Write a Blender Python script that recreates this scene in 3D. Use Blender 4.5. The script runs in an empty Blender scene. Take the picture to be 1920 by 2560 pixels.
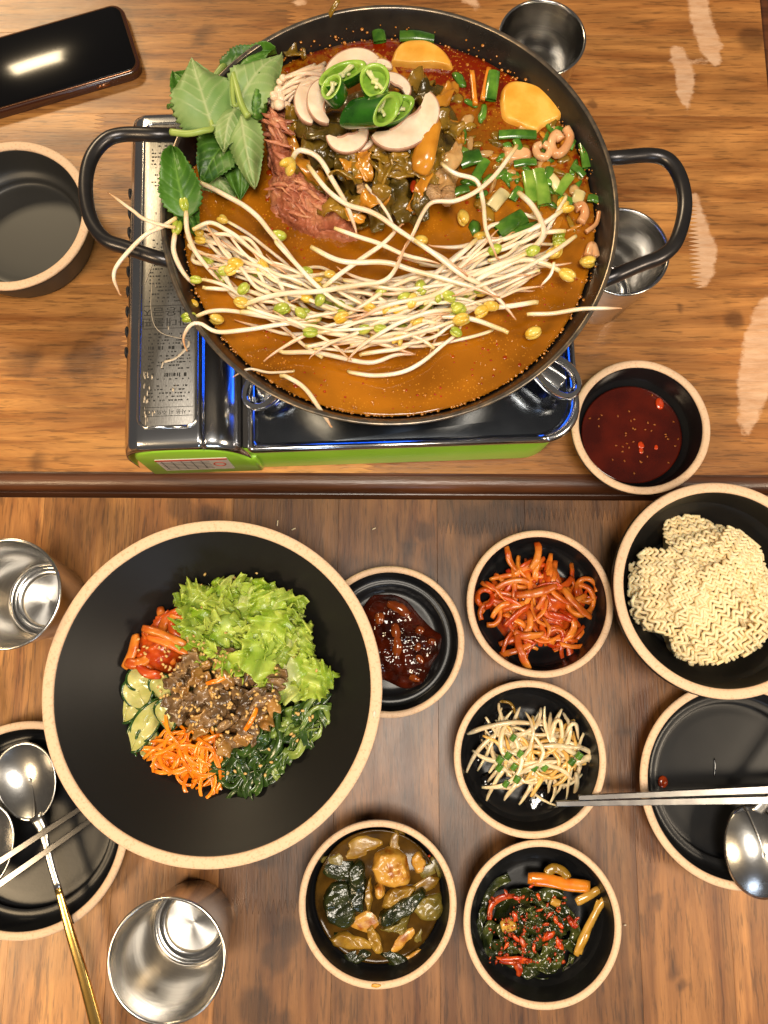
import bpy, bmesh, math, random
import numpy as np
from mathutils import Vector, noise as mnoise
R = math.radians
random.seed(7); rng = np.random.default_rng(7)
scene = bpy.context.scene
COL = scene.collection

# ------------------------------------------------------------------ camera
H, TILT, F = 0.66, R(10.0), 1923.0          # metres above the table, tilt from straight down, focal length in photo pixels
cam = bpy.data.cameras.new('camera'); cam.sensor_fit = 'VERTICAL'; cam.sensor_height = 36; cam.lens = F / 2560 * 36
cam.clip_start = 0.01; cam.clip_end = 50
camo = bpy.data.objects.new('camera', cam); COL.objects.link(camo)
camo.location = (0, 0, H); camo.rotation_euler = (TILT, 0, 0)
scene.camera = camo

# ------------------------------------------------------------------ world and lamps
w = bpy.data.worlds.new('World'); scene.world = w; w.use_nodes = True
bg = w.node_tree.nodes['Background']; bg.inputs[0].default_value = (1.0, 0.90, 0.80, 1); bg.inputs[1].default_value = 0.085
def lamp(name, loc, power, color, size, aim=(0, 0, 0), shape='DISK', size_y=None):
    l = bpy.data.lights.new(name, 'AREA'); l.energy = power; l.color = color; l.shape = shape; l.size = size
    if size_y: l.size_y = size_y
    o = bpy.data.objects.new(name, l); COL.objects.link(o); o.location = loc
    o.rotation_euler = (Vector(aim) - Vector(loc)).to_track_quat('-Z', 'Y').to_euler()
    return o
lamp('pendant_lamp_behind', (-1.12, 1.78, 1.35), 26, (1.0, 0.78, 0.48), 0.50, (-.2, .3, 0), 'RECTANGLE', 0.22)
lamp('pendant_lamp_west', (-0.95, -0.62, 1.25), 14, (1.0, 0.74, 0.44), 0.38)
lamp('pendant_lamp_east', (1.15, -0.38, 1.15), 13, (1.0, 0.82, 0.60), 0.38)
lamp('ceiling_lamp', (0.08, -0.22, 1.75), 23, (1.0, 0.90, 0.76), 0.55)
lamp('cool_wall_lamp', (0.35, -1.9, 1.0), 5, (0.66, 0.80, 1.0), 0.5, (0, 0, .1), 'RECTANGLE', 0.25)

scene.render.engine = 'CYCLES'
scene.cycles.use_denoising = True
scene.cycles.max_bounces = 8; scene.cycles.transparent_max_bounces = 6
scene.cycles.caustics_reflective = False; scene.cycles.caustics_refractive = False
scene.cycles.sample_clamp_indirect = 6.0
vs = scene.view_settings
vs.view_transform = 'Standard'; vs.look = 'None'; vs.gamma = 1.0; vs.use_curve_mapping = False
vs.exposure = -0.05

# ------------------------------------------------------------------ geometry helpers
CT, ST = math.cos(TILT), math.sin(TILT)
def ray(px, py):
    u, v = (px - 960) / F, (1280 - py) / F
    return np.array([u, v * CT + ST, v * ST - CT])
def at(px, py, z=0.0):
    d = ray(px, py); return np.array([0, 0, H]) + d * (z - H) / d[2]
def sc(px, py, z=0.0):                       # metres per photo pixel at that place
    return (z - H) / ray(px, py)[2] / F
def atl(pts, z=0.0):
    return np.array([at(p[0], p[1], p[2] if len(p) > 2 else z) for p in pts])

def link(name, me, mat, parent=None, smooth=True):
    o = bpy.data.objects.new(name, me); COL.objects.link(o)
    for m in (mat if isinstance(mat, (list, tuple)) else [mat]): me.materials.append(m)
    if smooth: me.polygons.foreach_set('use_smooth', np.ones(len(me.polygons), bool))
    if parent: o.parent = parent
    return o
def world_loc(o):
    l = np.array(o.location)
    while o.parent: o = o.parent; l = l + np.array(o.location)
    return l
def obj(name, V, Fc, mat, parent=None, smooth=True, midx=None, attrs=None, sharp=None, uv=None):
    V = np.asarray(V, float)
    if parent is not None: base = world_loc(parent); loc = (0, 0, 0)
    else:
        base = np.array([(V[:, 0].min() + V[:, 0].max()) / 2, (V[:, 1].min() + V[:, 1].max()) / 2, V[:, 2].min()]); loc = base
    me = bpy.data.meshes.new(name)
    me.from_pydata((V - base).tolist(), [], [list(map(int, f)) for f in Fc]); me.update()
    o = link(name, me, mat, parent, smooth); o.location = loc
    if midx is not None: me.polygons.foreach_set('material_index', np.asarray(midx, np.int32))
    if attrs:
        for k, a in attrs.items():
            a = np.asarray(a, np.float32)
            if a.ndim == 2: me.attributes.new(k, 'FLOAT_COLOR', 'POINT').data.foreach_set('color', np.column_stack([a, np.ones(len(a), np.float32)]).ravel())
            else: me.attributes.new(k, 'FLOAT', 'POINT').data.foreach_set('value', a)
    if sharp: me.set_sharp_from_angle(angle=R(sharp))
    return o
def tag(o, label, cat, group=None):
    o['label'] = label; o['category'] = cat
    if group: o['group'] = group
    return o
def thing(name, loc, label, cat, group=None):
    o = bpy.data.objects.new(name, None); COL.objects.link(o); o.location = tuple(loc); o.empty_display_size = .02
    return tag(o, label, cat, group)
def merge(parts):
    V, Fc, M, n = [], [], [], 0
    for p in parts:
        v, f = p[0], p[1]; m = p[2] if len(p) > 2 else 0
        V.append(np.asarray(v)); Fc += [tuple(int(i) + n for i in q) for q in f]; M += [m] * len(f); n += len(v)
    return np.concatenate(V), Fc, M
def catmull(P, n):
    P = np.asarray(P, float)
    if len(P) == 2: P = np.array([P[0], (P[0] + P[1]) / 2, P[1]])
    Q = np.concatenate([[2 * P[0] - P[1]], P, [2 * P[-1] - P[-2]]])
    seg = np.linalg.norm(np.diff(P, axis=0), axis=1) + 1e-9; cum = np.concatenate([[0], np.cumsum(seg)]); s = np.linspace(0, cum[-1], n)
    out = []
    for x in s:
        i = min(max(np.searchsorted(cum, x) - 1, 0), len(P) - 2); t = (x - cum[i]) / seg[i]
        a, b, c, d = Q[i], Q[i + 1], Q[i + 2], Q[i + 3]
        out.append(.5 * ((2 * b) + (-a + c) * t + (2 * a - 5 * b + 4 * c - d) * t * t + (-a + 3 * b - 3 * c + d) * t ** 3))
    return np.array(out)
def frames(P, up=(0, 0, 1)):
    T = np.gradient(P, axis=0); T /= np.linalg.norm(T, axis=1)[:, None] + 1e-12
    u = np.array(up, float); n0 = u - T[0] * (u @ T[0])
    if np.linalg.norm(n0) < 1e-3: u = np.array([0, 1, .1]); n0 = u - T[0] * (u @ T[0])
    N = [n0 / np.linalg.norm(n0)]
    for i in range(1, len(P)):
        n = N[-1] - T[i] * (N[-1] @ T[i]); N.append(n / (np.linalg.norm(n) + 1e-12))
    N = np.array(N); return T, N, np.cross(T, N)
def tube(P, r, sides=8, flat=1.0, power=1.0, twist=0.0):
    """closed tube along P; r scalar or per-point; flat squashes it along the frame's normal; power<1 makes it boxy"""
    P = np.asarray(P, float); n = len(P); r = np.broadcast_to(np.asarray(r, float), (n,))
    T, N, B = frames(P); V = []
    for i in range(n):
        tw = twist * i / max(n - 1, 1)
        for k in range(sides):
            a = 2 * math.pi * (k + .5) / sides
            c, s = math.cos(a), math.sin(a)
            if power != 1: c, s = math.copysign(abs(c) ** power, c), math.copysign(abs(s) ** power, s)
            s *= flat
            c2, s2 = c * math.cos(tw) - s * math.sin(tw), c * math.sin(tw) + s * math.cos(tw)
            V.append(P[i] + r[i] * (c2 * B[i] + s2 * N[i]))
    Fc = [(i * sides + k, i * sides + (k + 1) % sides, (i + 1) * sides + (k + 1) % sides, (i + 1) * sides + k) for i in range(n - 1) for k in range(sides)]
    V += [P[0], P[-1]]; a, b = n * sides, n * sides + 1
    Fc += [(a, (k + 1) % sides, k) for k in range(sides)] + [(b, (n - 1) * sides + k, (n - 1) * sides + (k + 1) % sides) for k in range(sides)]
    return np.array(V), Fc
def sheet(G, thick):
    """closed thin solid from a grid of points G[nu,nv,3]"""
    G = np.asarray(G, float); nu, nv = G.shape[:2]
    du = np.gradient(G, axis=0); dv = np.gradient(G, axis=1); N = np.cross(du, dv); N /= np.linalg.norm(N, axis=2)[..., None] + 1e-12
    V = np.concatenate([(G + N * thick / 2).reshape(-1, 3), (G - N * thick / 2).reshape(-1, 3)]); m = nu * nv; Fc = []
    for i in range(nu - 1):
        for j in range(nv - 1):
            a, b, c, d = i * nv + j, (i + 1) * nv + j, (i + 1) * nv + j + 1, i * nv + j + 1
            Fc += [(a, b, c, d), (m + d, m + c, m + b, m + a)]
    for i in range(nu - 1):
        for j, fl in ((0, 0), (nv - 1, 1)):
            a, b = i * nv + j, (i + 1) * nv + j
            q = (a, m + a, m + b, b); Fc.append(q[::-1] if fl else q)
    for j in range(nv - 1):
        for i, fl in ((0, 1), (nu - 1, 0)):
            a, b = i * nv + j, i * nv + j + 1
            q = (a, m + a, m + b, b); Fc.append(q[::-1] if fl else q)
    return V, Fc
def ribbon(P, wd, thick=.0006, nv=4, up=(0, 0, 1), cup=0.0, wob=0.0, seed=0, twist=0.0):
    P = np.asarray(P, float); n = len(P); wd = np.broadcast_to(np.asarray(wd, float), (n,)); T, N, B = frames(P, up)
    s = np.linspace(-1, 1, nv); G = np.zeros((n, nv, 3)); rr = np.random.default_rng(seed + 11)
    ph, fr = rr.uniform(0, 6.28, 4), rr.uniform(6, 14, 2)
    for i in range(n):
        t = i / max(n - 1, 1); tw = twist * t
        b = B[i] * math.cos(tw) + N[i] * math.sin(tw); nn = N[i] * math.cos(tw) - B[i] * math.sin(tw)
        for j in range(nv):
            off = cup * (s[j] ** 2) * wd[i] + wob * wd[i] * (abs(s[j]) + .2) * math.sin(fr[0] * t + ph[0] + (ph[1] if s[j] > 0 else 0))
            ed = 1 + .18 * wob * math.sin(fr[1] * t * 2 + ph[2] * (1 if s[j] > 0 else 2))
            G[i, j] = P[i] + b * s[j] * wd[i] / 2 * ed + nn * off
    return sheet(G, thick)
def lathe(prof, c, n=96, closed=False):
    """prof [(r,z)], revolved round the vertical through c"""
    V, Fc, idx = [], [], []
    for r, z in prof:
        if r < 1e-6: idx.append([len(V)] * n); V.append((c[0], c[1], c[2] + z))
        else:
            idx.append(list(range(len(V), len(V) + n)))
            V += [(c[0] + r * math.cos(2 * math.pi * k / n), c[1] + r * math.sin(2 * math.pi * k / n), c[2] + z) for k in range(n)]
    L = len(prof)
    for i in range(L if closed else L - 1):
        a, b = idx[i], idx[(i + 1) % L]
        for k in range(n):
            q = [a[k], a[(k + 1) % n], b[(k + 1) % n], b[k]]; q = list(dict.fromkeys(q))
            if len(q) >= 3: Fc.append(tuple(q))
    return np.array(V), Fc
def smoothprof(P, n): return [tuple(p) for p in catmull(np.array(P, float), n)]
def prism(poly, z0, z1, bevel=0.0):
    """polygon [(x,y)] counter-clockwise, extruded from z0 to z1, its top edge chamfered by bevel"""
    P = np.array(poly, float); n = len(P)
    if ((P[:, 0] * np.roll(P[:, 1], -1)) - (np.roll(P[:, 0], -1) * P[:, 1])).sum() < 0: P = P[::-1]
    rows = [(P, z0)]
    if bevel:
        e = np.roll(P, -1, 0) - P; e /= np.linalg.norm(e, axis=1)[:, None] + 1e-12; nr = np.stack([e[:, 1], -e[:, 0]], 1)
        m = nr + np.roll(nr, 1, 0); m /= np.maximum((m * nr).sum(1), .35)[:, None]
        rows += [(P, z1 - bevel), (P - m * bevel * .35, z1 - bevel * .3), (P - m * bevel, z1)]
    else: rows.append((P, z1))
    V = np.concatenate([np.column_stack([p, np.full(n, z)]) for p, z in rows]); Fc = []
    for r in range(len(rows) - 1):
        Fc += [(r * n + k, r * n + (k + 1) % n, (r + 1) * n + (k + 1) % n, (r + 1) * n + k) for k in range(n)]
    Fc += [tuple(range(n))[::-1], tuple((len(rows) - 1) * n + k for k in range(n))]
    return V, Fc
def rrect(x0, x1, y0, y1, r, n=6):
    rs = r if isinstance(r, (list, tuple)) else [r] * 4; out = []
    for (cx, cy, a0), q in zip(((x1, y0, -90), (x1, y1, 0), (x0, y1, 90), (x0, y0, 180)), rs):
        sx, sy = (-1 if cx == x1 else 1), (1 if cy == y0 else -1)
        if q <= 0: out.append((cx, cy)); continue
        for k in range(n + 1):
            a = R(a0 + 90 * k / n); out.append((cx + sx * q + q * math.cos(a), cy + sy * q + q * math.sin(a)))
    return out
def box(x0, x1, y0, y1, z0, z1, b=0.0): return prism([(x0, y0), (x1, y0), (x1, y1), (x0, y1)], z0, z1, b)
_ico = {}
def ico(sub=3):
    if sub not in _ico:
        bm = bmesh.new(); bmesh.ops.create_icosphere(bm, subdivisions=sub, radius=1); bm.verts.ensure_lookup_table()
        _ico[sub] = (np.array([v.co[:] for v in bm.verts]), [tuple(v.index for v in f.verts) for f in bm.faces]); bm.free()
    return _ico[sub]
def fn(P, s, seed=0, oct=2):
    P = np.asarray(P, float); q = np.random.default_rng(seed); out = 0; a = 1
    for o in range(oct):
        for _ in range(5):
            k = q.normal(size=3); k /= np.linalg.norm(k); out = out + a * np.sin(P @ k * s * q.uniform(.7, 1.5) + q.uniform(0, 6.28)) / 2.4
        s *= 2.1; a *= .5
    return out
def pn(P, s, seed=0):                                # true gradient noise
    return np.array([mnoise.noise(Vector((p[0] * s + seed * 7.1, p[1] * s, p[2] * s))) for p in P])
def rotz(V, a): c, s = math.cos(a), math.sin(a); V = np.asarray(V, float); return np.column_stack([V[:, 0] * c - V[:, 1] * s, V[:, 0] * s + V[:, 1] * c, V[:, 2]])
def rotx(V, a): c, s = math.cos(a), math.sin(a); V = np.asarray(V, float); return np.column_stack([V[:, 0], V[:, 1] * c - V[:, 2] * s, V[:, 1] * s + V[:, 2] * c])
def roty(V, a): c, s = math.cos(a), math.sin(a); V = np.asarray(V, float); return np.column_stack([V[:, 0] * c + V[:, 2] * s, V[:, 1], -V[:, 0] * s + V[:, 2] * c])
def blob(c, r, sub=3, amp=.15, s=1.6, seed=0, rz=0, ry=0, rx=0, oct=2, flatbottom=None):
    V, Fc = ico(sub); V = V * (1 + amp * fn(V, s, seed, oct))[:, None] * np.array(r, float)
    V = rotz(roty(rotx(V, rx), ry), rz)
    if flatbottom is not None: V[:, 2] = np.maximum(V[:, 2], flatbottom)
    return V + np.array(c), Fc
def star(poly, z0, hgt, prof=.5, rings=20, segs=72, noise=0.0, ns=200, seed=0, skirt=.001, oct=2, edge=0.0):
    """solid puddle or mound whose outline is the polygon (world xy)"""
    P = catmull(np.vstack([poly, poly[:1]])[:, :2] if np.shape(poly)[1] > 1 else poly, segs + 1)[:-1]
    c = P.mean(0); V = []
    for i in range(1, rings + 1):
        q = i / rings
        for p in P: V.append((*(c + (p - c) * q), q))
    V = np.array([(c[0], c[1], 0.0)] + V); q = V[:, 2].copy()
    V[:, 2] = z0 + hgt * (1 - q ** (1 / max(prof, .05))) 
    if noise: V[:, 2] += noise * fn(np.column_stack([V[:, :2], np.zeros(len(V))]), ns, seed, oct) * (1 - q ** 6)
    V[:, 2] = np.maximum(V[:, 2], z0 - skirt * .5)
    n = segs; last = 1 + (rings - 1) * n
    Fc = [(0, 1 + k, 1 + (k + 1) % n) for k in range(n)]
    for r in range(rings - 1):
        a = 1 + r * n; Fc += [(a + k, a + n + k, a + n + (k + 1) % n, a + (k + 1) % n) for k in range(n)]
    V = np.vstack([V, np.column_stack([V[last:last + n, :2], np.full(n, z0 - skirt)])]); b = last + n
    Fc += [(last + k, b + k, b + (k + 1) % n, last + (k + 1) % n) for k in range(n)] + [tuple(b + k for k in range(n))[::-1]]
    return V, Fc

# ------------------------------------------------------------------ materials
def srgb(r, g, b):
    f = lambda x: x / 12.92 if x <= .04045 else ((x + .055) / 1.055) ** 2.4
    return tuple(f(x / 255) for x in (r, g, b))
class NT:
    def __init__(s, m): s.t = m.node_tree; s.n = s.t.nodes; s.l = s.t.links
    def new(s, ty, **kw):
        n = s.n.new(ty)
        for k, v in kw.items():
            if k.startswith('_'): setattr(n, k[1:], v)
            else: n.inputs[k.replace('0', ' ') if k not in n.inputs else k].default_value = v
        return n
    def link(s, a, b): s.l.new(a, b)
def mat(name, c1, c2=None, scale=60, rough=.5, metal=0, bump=0, bscale=300, coat=0, sss=0, rand=0, detail=3, c3=None, spec=.5, lo=.35, hi=.65, stretch=(1, 1, 1), transmission=0, croughness=.1, sheen=0, bdist=.001, rvar=0, alpha=1):
    m = bpy.data.materials.new(name); m.use_nodes = True; T = NT(m); B = T.n['Principled BSDF']
    B.inputs['Base Color'].default_value = (*c1, 1); B.inputs['Roughness'].default_value = rough; B.inputs['Metallic'].default_value = metal
    B.inputs['Specular IOR Level'].default_value = spec
    if coat: B.inputs['Coat Weight'].default_value = coat; B.inputs['Coat Roughness'].default_value = croughness
    if sss: B.inputs['Subsurface Weight'].default_value = sss; B.inputs['Subsurface Radius'].default_value = (1, .6, .3); B.inputs['Subsurface Scale'].default_value = .003
    if transmission: B.inputs['Transmission Weight'].default_value = transmission
    tc = T.new('ShaderNodeTexCoord'); oi = T.new('ShaderNodeObjectInfo')
    add = T.new('ShaderNodeVectorMath', _operation='ADD'); T.link(tc.outputs['Object'], add.inputs[0]); T.link(oi.outputs['Random'], add.inputs[1])
    mp = T.new('ShaderNodeMapping'); mp.inputs['Scale'].default_value = stretch; T.link(add.outputs[0], mp.inputs[0]); co = mp.outputs[0]
    col = None
    if c2 is not None:
        nz = T.new('ShaderNodeTexNoise', Scale=scale, Detail=detail); T.link(co, nz.inputs['Vector'])
        rp = T.new('ShaderNodeValToRGB'); e = rp.color_ramp.elements
        e[0].position = lo; e[0].color = (*c1, 1); e[1].position = hi; e[1].color = (*c2, 1)
        if c3 is not None: q = e.new((lo + hi) / 2); q.color = (*c3, 1)
        T.link(nz.outputs['Fac'], rp.inputs['Fac']); col = rp.outputs['Color']
    if rand:
        mr = T.new('ShaderNodeMapRange'); mr.inputs['To Min'].default_value = 1 - rand; mr.inputs['To Max'].default_value = 1 + rand
        T.link(oi.outputs['Random'], mr.inputs['Value']); hs = T.new('ShaderNodeHueSaturation'); hs.inputs['Color'].default_value = (*c1, 1)
        if col: T.link(col, hs.inputs['Color'])
        T.link(mr.outputs[0], hs.inputs['Value']); col = hs.outputs['Color']
    if col: T.link(col, B.inputs['Base Color'])
    if rvar:
        n2 = T.new('ShaderNodeTexNoise', Scale=scale * .7, Detail=4); T.link(co, n2.inputs['Vector'])
        m2 = T.new('ShaderNodeMapRange'); m2.inputs['To Min'].default_value = max(rough - rvar, .02); m2.inputs['To Max'].default_value = rough + rvar
        T.link(n2.outputs['Fac'], m2.inputs['Value']); T.link(m2.outputs[0], B.inputs['Roughness'])
    if bump:
        bn = T.new('ShaderNodeTexNoise', Scale=bscale, Detail=3); T.link(co, bn.inputs['Vector'])
        bp = T.new('ShaderNodeBump'); bp.inputs['Strength'].default_value = bump; bp.inputs['Distance'].default_value = bdist
        T.link(bn.outputs['Fac'], bp.inputs['Height']); T.link(bp.outputs[0], B.inputs['Normal'])
        if coat: T.link(bp.outputs[0], B.inputs['Coat Normal'])
    return m

def wood(name, light, dark, axis, rough=.42, coat=.25):
    """grain runs along axis 0 (x) or 1 (y); attributes: tone (plank tint with uneven lamplight painted in), wear (bare patches), stain (dark blotches)"""
    m = bpy.data.materials.new(name); m.use_nodes = True; T = NT(m); B = T.n['Principled BSDF']
    tc = T.new('ShaderNodeTexCoord'); tone = T.new('ShaderNodeAttribute', _attribute_name='tone'); seed = T.new('ShaderNodeAttribute', _attribute_name='seed')
    wear = T.new('ShaderNodeAttribute', _attribute_name='wear'); stain = T.new('ShaderNodeAttribute', _attribute_name='stain')
    cx = T.new('ShaderNodeCombineXYZ'); T.link(seed.outputs['Fac'], cx.inputs['Z' if True else 'X']); 
    ad = T.new('ShaderNodeVectorMath', _operation='ADD'); T.link(tc.outputs['Object'], ad.inputs[0]); T.link(cx.outputs[0], ad.inputs[1])
    def noise(a, b, scale, detail=4, dist=0.0, rough=.6):
        mp = T.new('ShaderNodeMapping'); s = [a, b, 1] if axis == 0 else [b, a, 1]; mp.inputs['Scale'].default_value = s
        T.link(ad.outputs[0], mp.inputs[0]); n = T.new('ShaderNodeTexNoise', Scale=scale, Detail=detail, Distortion=dist, Roughness=rough)
        T.link(mp.outputs[0], n.inputs['Vector']); return n.outputs['Fac']
    def ramp(src, *st):
        r = T.new('ShaderNodeValToRGB'); e = r.color_ramp.elements
        for i, (p, c) in enumerate(st):
            q = e[i] if i < 2 else e.new(p)
            q.position = p; q.color = (*c, 1) if not np.isscalar(c) else (c, c, c, 1)
        T.link(src, r.inputs['Fac']); return r.outputs['Color']
    def mix(a, b, f, mode='MIX'):
        x = T.new('ShaderNodeMix', _data_type='RGBA', _blend_type=mode)
        for s, k in ((a, 6), (b, 7), (f, 0)):
            if hasattr(s, 'is_linked'): T.link(s, x.inputs[k])
            else: x.inputs[k].default_value = s if k == 0 else (*s, 1)
        return x.outputs[2]
    fig = ramp(noise(1.8, 20, 1.6, 5, 1.6, .6), (.33, dark), (.64, light))
    streak = ramp(noise(5, 130, 1.3, 6, .5, .7), (.32, .55), (.60, 1.10))
    col = mix(fig, streak, .5, 'MULTIPLY')
    pore = ramp(noise(42, 460, 1.0, 3, 0, .6), (.36, .34), (.47, 1.0))
    col = mix(col, pore, .62, 'MULTIPLY')
    blot = ramp(noise(5, 13, 1, 5, .8), (.30, .52), (.56, 1.06))
    col = mix(col, blot, .75, 'MULTIPLY')
    col = mix(col, tone.outputs['Color'], 1.0, 'MULTIPLY')
    def mathn(op, a, b):
        n = T.new('ShaderNodeMath', _operation=op)
        for i, s in enumerate((a, b)):
            if hasattr(s, 'is_linked'): T.link(s, n.inputs[i])
            else: n.inputs[i].default_value = s
        return n.outputs[0]
    def sstep(v, a, b):
        n = T.new('ShaderNodeMapRange', _interpolation_type='SMOOTHSTEP'); n.inputs['From Min'].default_value = a; n.inputs['From Max'].default_value = b
        T.link(v, n.inputs['Value']); return n.outputs[0]
    sn = mathn('ADD', stain.outputs['Fac'], mathn('MULTIPLY', noise(40, 60, 1, 4), .5))
    col = mix(col, mix(col, (.30, .27, .27), 1.0, 'MULTIPLY'), mathn('MULTIPLY', sstep(sn, .5, .98), .72))
    jag = mathn('ADD', mathn('MULTIPLY', mathn('SUBTRACT', noise(22, 200, 1, 5, 0, .7), .5), .45), mathn('MULTIPLY', mathn('SUBTRACT', noise(60, 90, 1, 5, 0, .7), .5), 1.5))
    wn = mathn('ADD', wear.outputs['Fac'], jag)
    wm = sstep(wn, .34, .78)
    wc = ramp(noise(30, 160, 1, 5, 0, .7), (.3, srgb(206, 158, 120)), (.65, srgb(240, 204, 172)))
    col = mix(col, wc, mathn('MULTIPLY', wm, .68))
    T.link(col, B.inputs['Base Color'])
    rr = T.new('ShaderNodeMapRange'); rr.inputs['To Min'].default_value = rough - .08; rr.inputs['To Max'].default_value = rough + .14
    T.link(noise(12, 30, 2, 4), rr.inputs['Value']); T.link(rr.outputs[0], B.inputs['Roughness'])
    B.inputs['Coat Weight'].default_value = coat; B.inputs['Coat Roughness'].default_value = .28
    bp = T.new('ShaderNodeBump'); bp.inputs['Strength'].default_value = .35; bp.inputs['Distance'].default_value = .0006
    hh = mathn('ADD', noise(70, 900, 1.0, 2), mathn('MULTIPLY', noise(6, 160, 1.3, 4, .4), .8)); T.link(hh, bp.inputs['Height']); T.link(bp.outputs[0], B.inputs['Normal'])
    return m

# ================================================================== the setting: floor and two tables
M_floor = mat('dark_floor', (.03, .025, .022), (.05, .042, .036), 12, .6)
V, Fc = box(-3, 3, -3, 3, -.76, -.74); fl = obj('floor', V, Fc, M_floor, smooth=False); fl['kind'] = 'structure'

M_wood_x = wood('table_wood_across', srgb(210, 154, 88), srgb(148, 94, 44), 0)
M_wood_y = wood('table_wood_along', srgb(208, 154, 92), srgb(136, 88, 46), 1)
TROT = R(-0.3)
WEAR = [([(1742, -20), (1752, 50), (1775, 110), (1785, 150)], [26, 28, 30, 16]), ([(1692, 128), (1712, 180), (1712, 230), (1716, 275)], [18, 25, 22, 5]),
        ([(1672, 154), (1730, 156), (1800, 156)], [4, 8, 5]), ([(1735, 490), (1745, 570), (1758, 620), (1752, 690), (1748, 715)], [12, 26, 38, 28, 8]),
        ([(1925, 770), (1900, 860), (1885, 960), (1868, 1050), (1862, 1100)], [32, 46, 40, 24, 4]), ([(740, -6), (752, 8)], [16, 14]), ([(1172, -4), (1190, 14)], [18, 10])]
STAIN_UP = [(400, 205, 22), (520, 75, 34), (560, 120, 20), (1880, 95, 40), (1480, 260, 16), (1835, 800, 30), (1700, 770, 14), (210, 905, 60), (60, 905, 50), (90, 1160, 30)]
STAIN_LO = [(1640, 2255, 24), (1685, 2395, 20), (1688, 2440, 20), (1714, 2462, 15), (690, 2390, 45), (720, 2330, 40), (640, 2520, 55), (700, 2560, 40), (660, 2140, 40), (1330, 1300, 60), (1250, 1290, 60), (1180, 1305, 50),
            (1060, 1330, 30), (1020, 1370, 22), (450, 1270, 40), (520, 1285, 30), (1050, 1760, 12), (1045, 1800, 10), (1015, 1850, 10), (1575, 1950, 30), (1560, 1830, 24)]
def seg_d(P, A, B):
    d = B - A; t = np.clip(((P - A) @ d) / (d @ d), 0, 1); return np.linalg.norm(P - (A + t[:, None] * d), axis=1), t
def wear_of(V, on=True):
    w_ = np.full(len(V), -1.0); P = V[:, :2]
    if on:
        for pts, rad in WEAR:
            Q = atl(pts)[:, :2]; s = sc(*pts[0])
            for i in range(len(Q) - 1):
                d, t = seg_d(P, Q[i], Q[i + 1]); r = (rad[i] * (1 - t) + rad[i + 1] * t) * s
                w_ = np.maximum(w_, .5 + (r - d) / .009)
    return np.clip(w_, -1, 1.3)
def stain_of(V, L):
    s_ = np.zeros(len(V))
    for x, y, r in L:
        q = at(x, y)[:2]; rr = r * sc(x, y); s_ = np.maximum(s_, np.exp(-((V[:, :2] - q) ** 2).sum(1) / (rr * rr)))
    return s_
def plank(poly, z0, z1, mat_, parent, tone, cut, wear=False, stains=()):
    V, Fc = prism(poly, z0, z1, .0002)
    bm = bmesh.new(); vs_ = [bm.verts.new(v) for v in V]
    for f in Fc: bm.faces.new([vs_[i] for i in f])
    for ax in (0, 1):
        lo, hi = V[:, ax].min(), V[:, ax].max()
        for k in np.arange(lo + cut, hi - cut * .4, cut):
            co = [0, 0, 0]; no = [0, 0, 0]; co[ax] = k; no[ax] = 1
            bmesh.ops.bisect_plane(bm, geom=bm.verts[:] + bm.edges[:] + bm.faces[:], plane_co=co, plane_no=no, dist=1e-6)
    bm.verts.index_update(); W = np.array([v.co[:] for v in bm.verts]); G = [tuple(v.index for v in f.verts) for f in bm.faces]; bm.free()
    W = rotz(W, TROT); n = len(W)
    return obj('plank', W, G, mat_, parent, smooth=False, attrs={'tone': np.tile(np.array(tone, float), (n, 1)), 'seed': np.full(n, random.uniform(0, 40)),
               'wear': wear_of(W, wear), 'stain': stain_of(W, stains)})
def teeth(y0, y1, x, depth, n, sign=1):              # zig-zag finger joint between (x,y0) and (x,y1)
    return [(x + (depth if k % 2 else 0) * sign, y0 + (y1 - y0) * k / n) for k in range(n + 1)]

YU = at(960, 1183)[1]; YL = at(960, 1247)[1]; XR = at(1900, 90)[0]
tu = thing('wooden_table', (0, YU + .3, -.74), 'worn brown wooden table under the gas stove, with pale bare patches', 'table')
G_ = .00006
rows = [YU, YU + .0865, YU + .176, YU + .262, YU + .352, YU + .44, YU + .53, YU + .62]
tones_u = [[(1.08, 1.0, .90), (.82, .72, .68)], [(.84, .76, .70), (.90, .79, .74)], [(1.0, .92, .86), (.92, .82, .78)], [(.94, .85, .74), (.90, .80, .74)], [(.84, .75, .66), (.86, .76, .70)], [(.74, .66, .58), (.84, .74, .68)], [(.70, .62, .54), (.80, .70, .64)]]  # plank tints, with the lamp's brightness at the left painted in
jx = [-.02, at(290, 920)[0], .28, -.28, .06, -.10, .15]
for i in range(7):
    y0, y1 = rows[i] + G_, rows[i + 1] - G_; xl, x_r = -.62, XR
    tl = teeth(y0, y1, jx[i], .011, 41)
    plank([(xl, y0)] + tl + [(xl, y1)], -.03, 0, M_wood_x, tu, tones_u[i][0], .02 if i else .012, False, STAIN_UP)
    plank([(x_r, y0), (x_r, y1)] + [(x + .0002, y) for x, y in tl[::-1]], -.03, 0, M_wood_x, tu, tones_u[i][1], .006, True, STAIN_UP)
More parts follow.
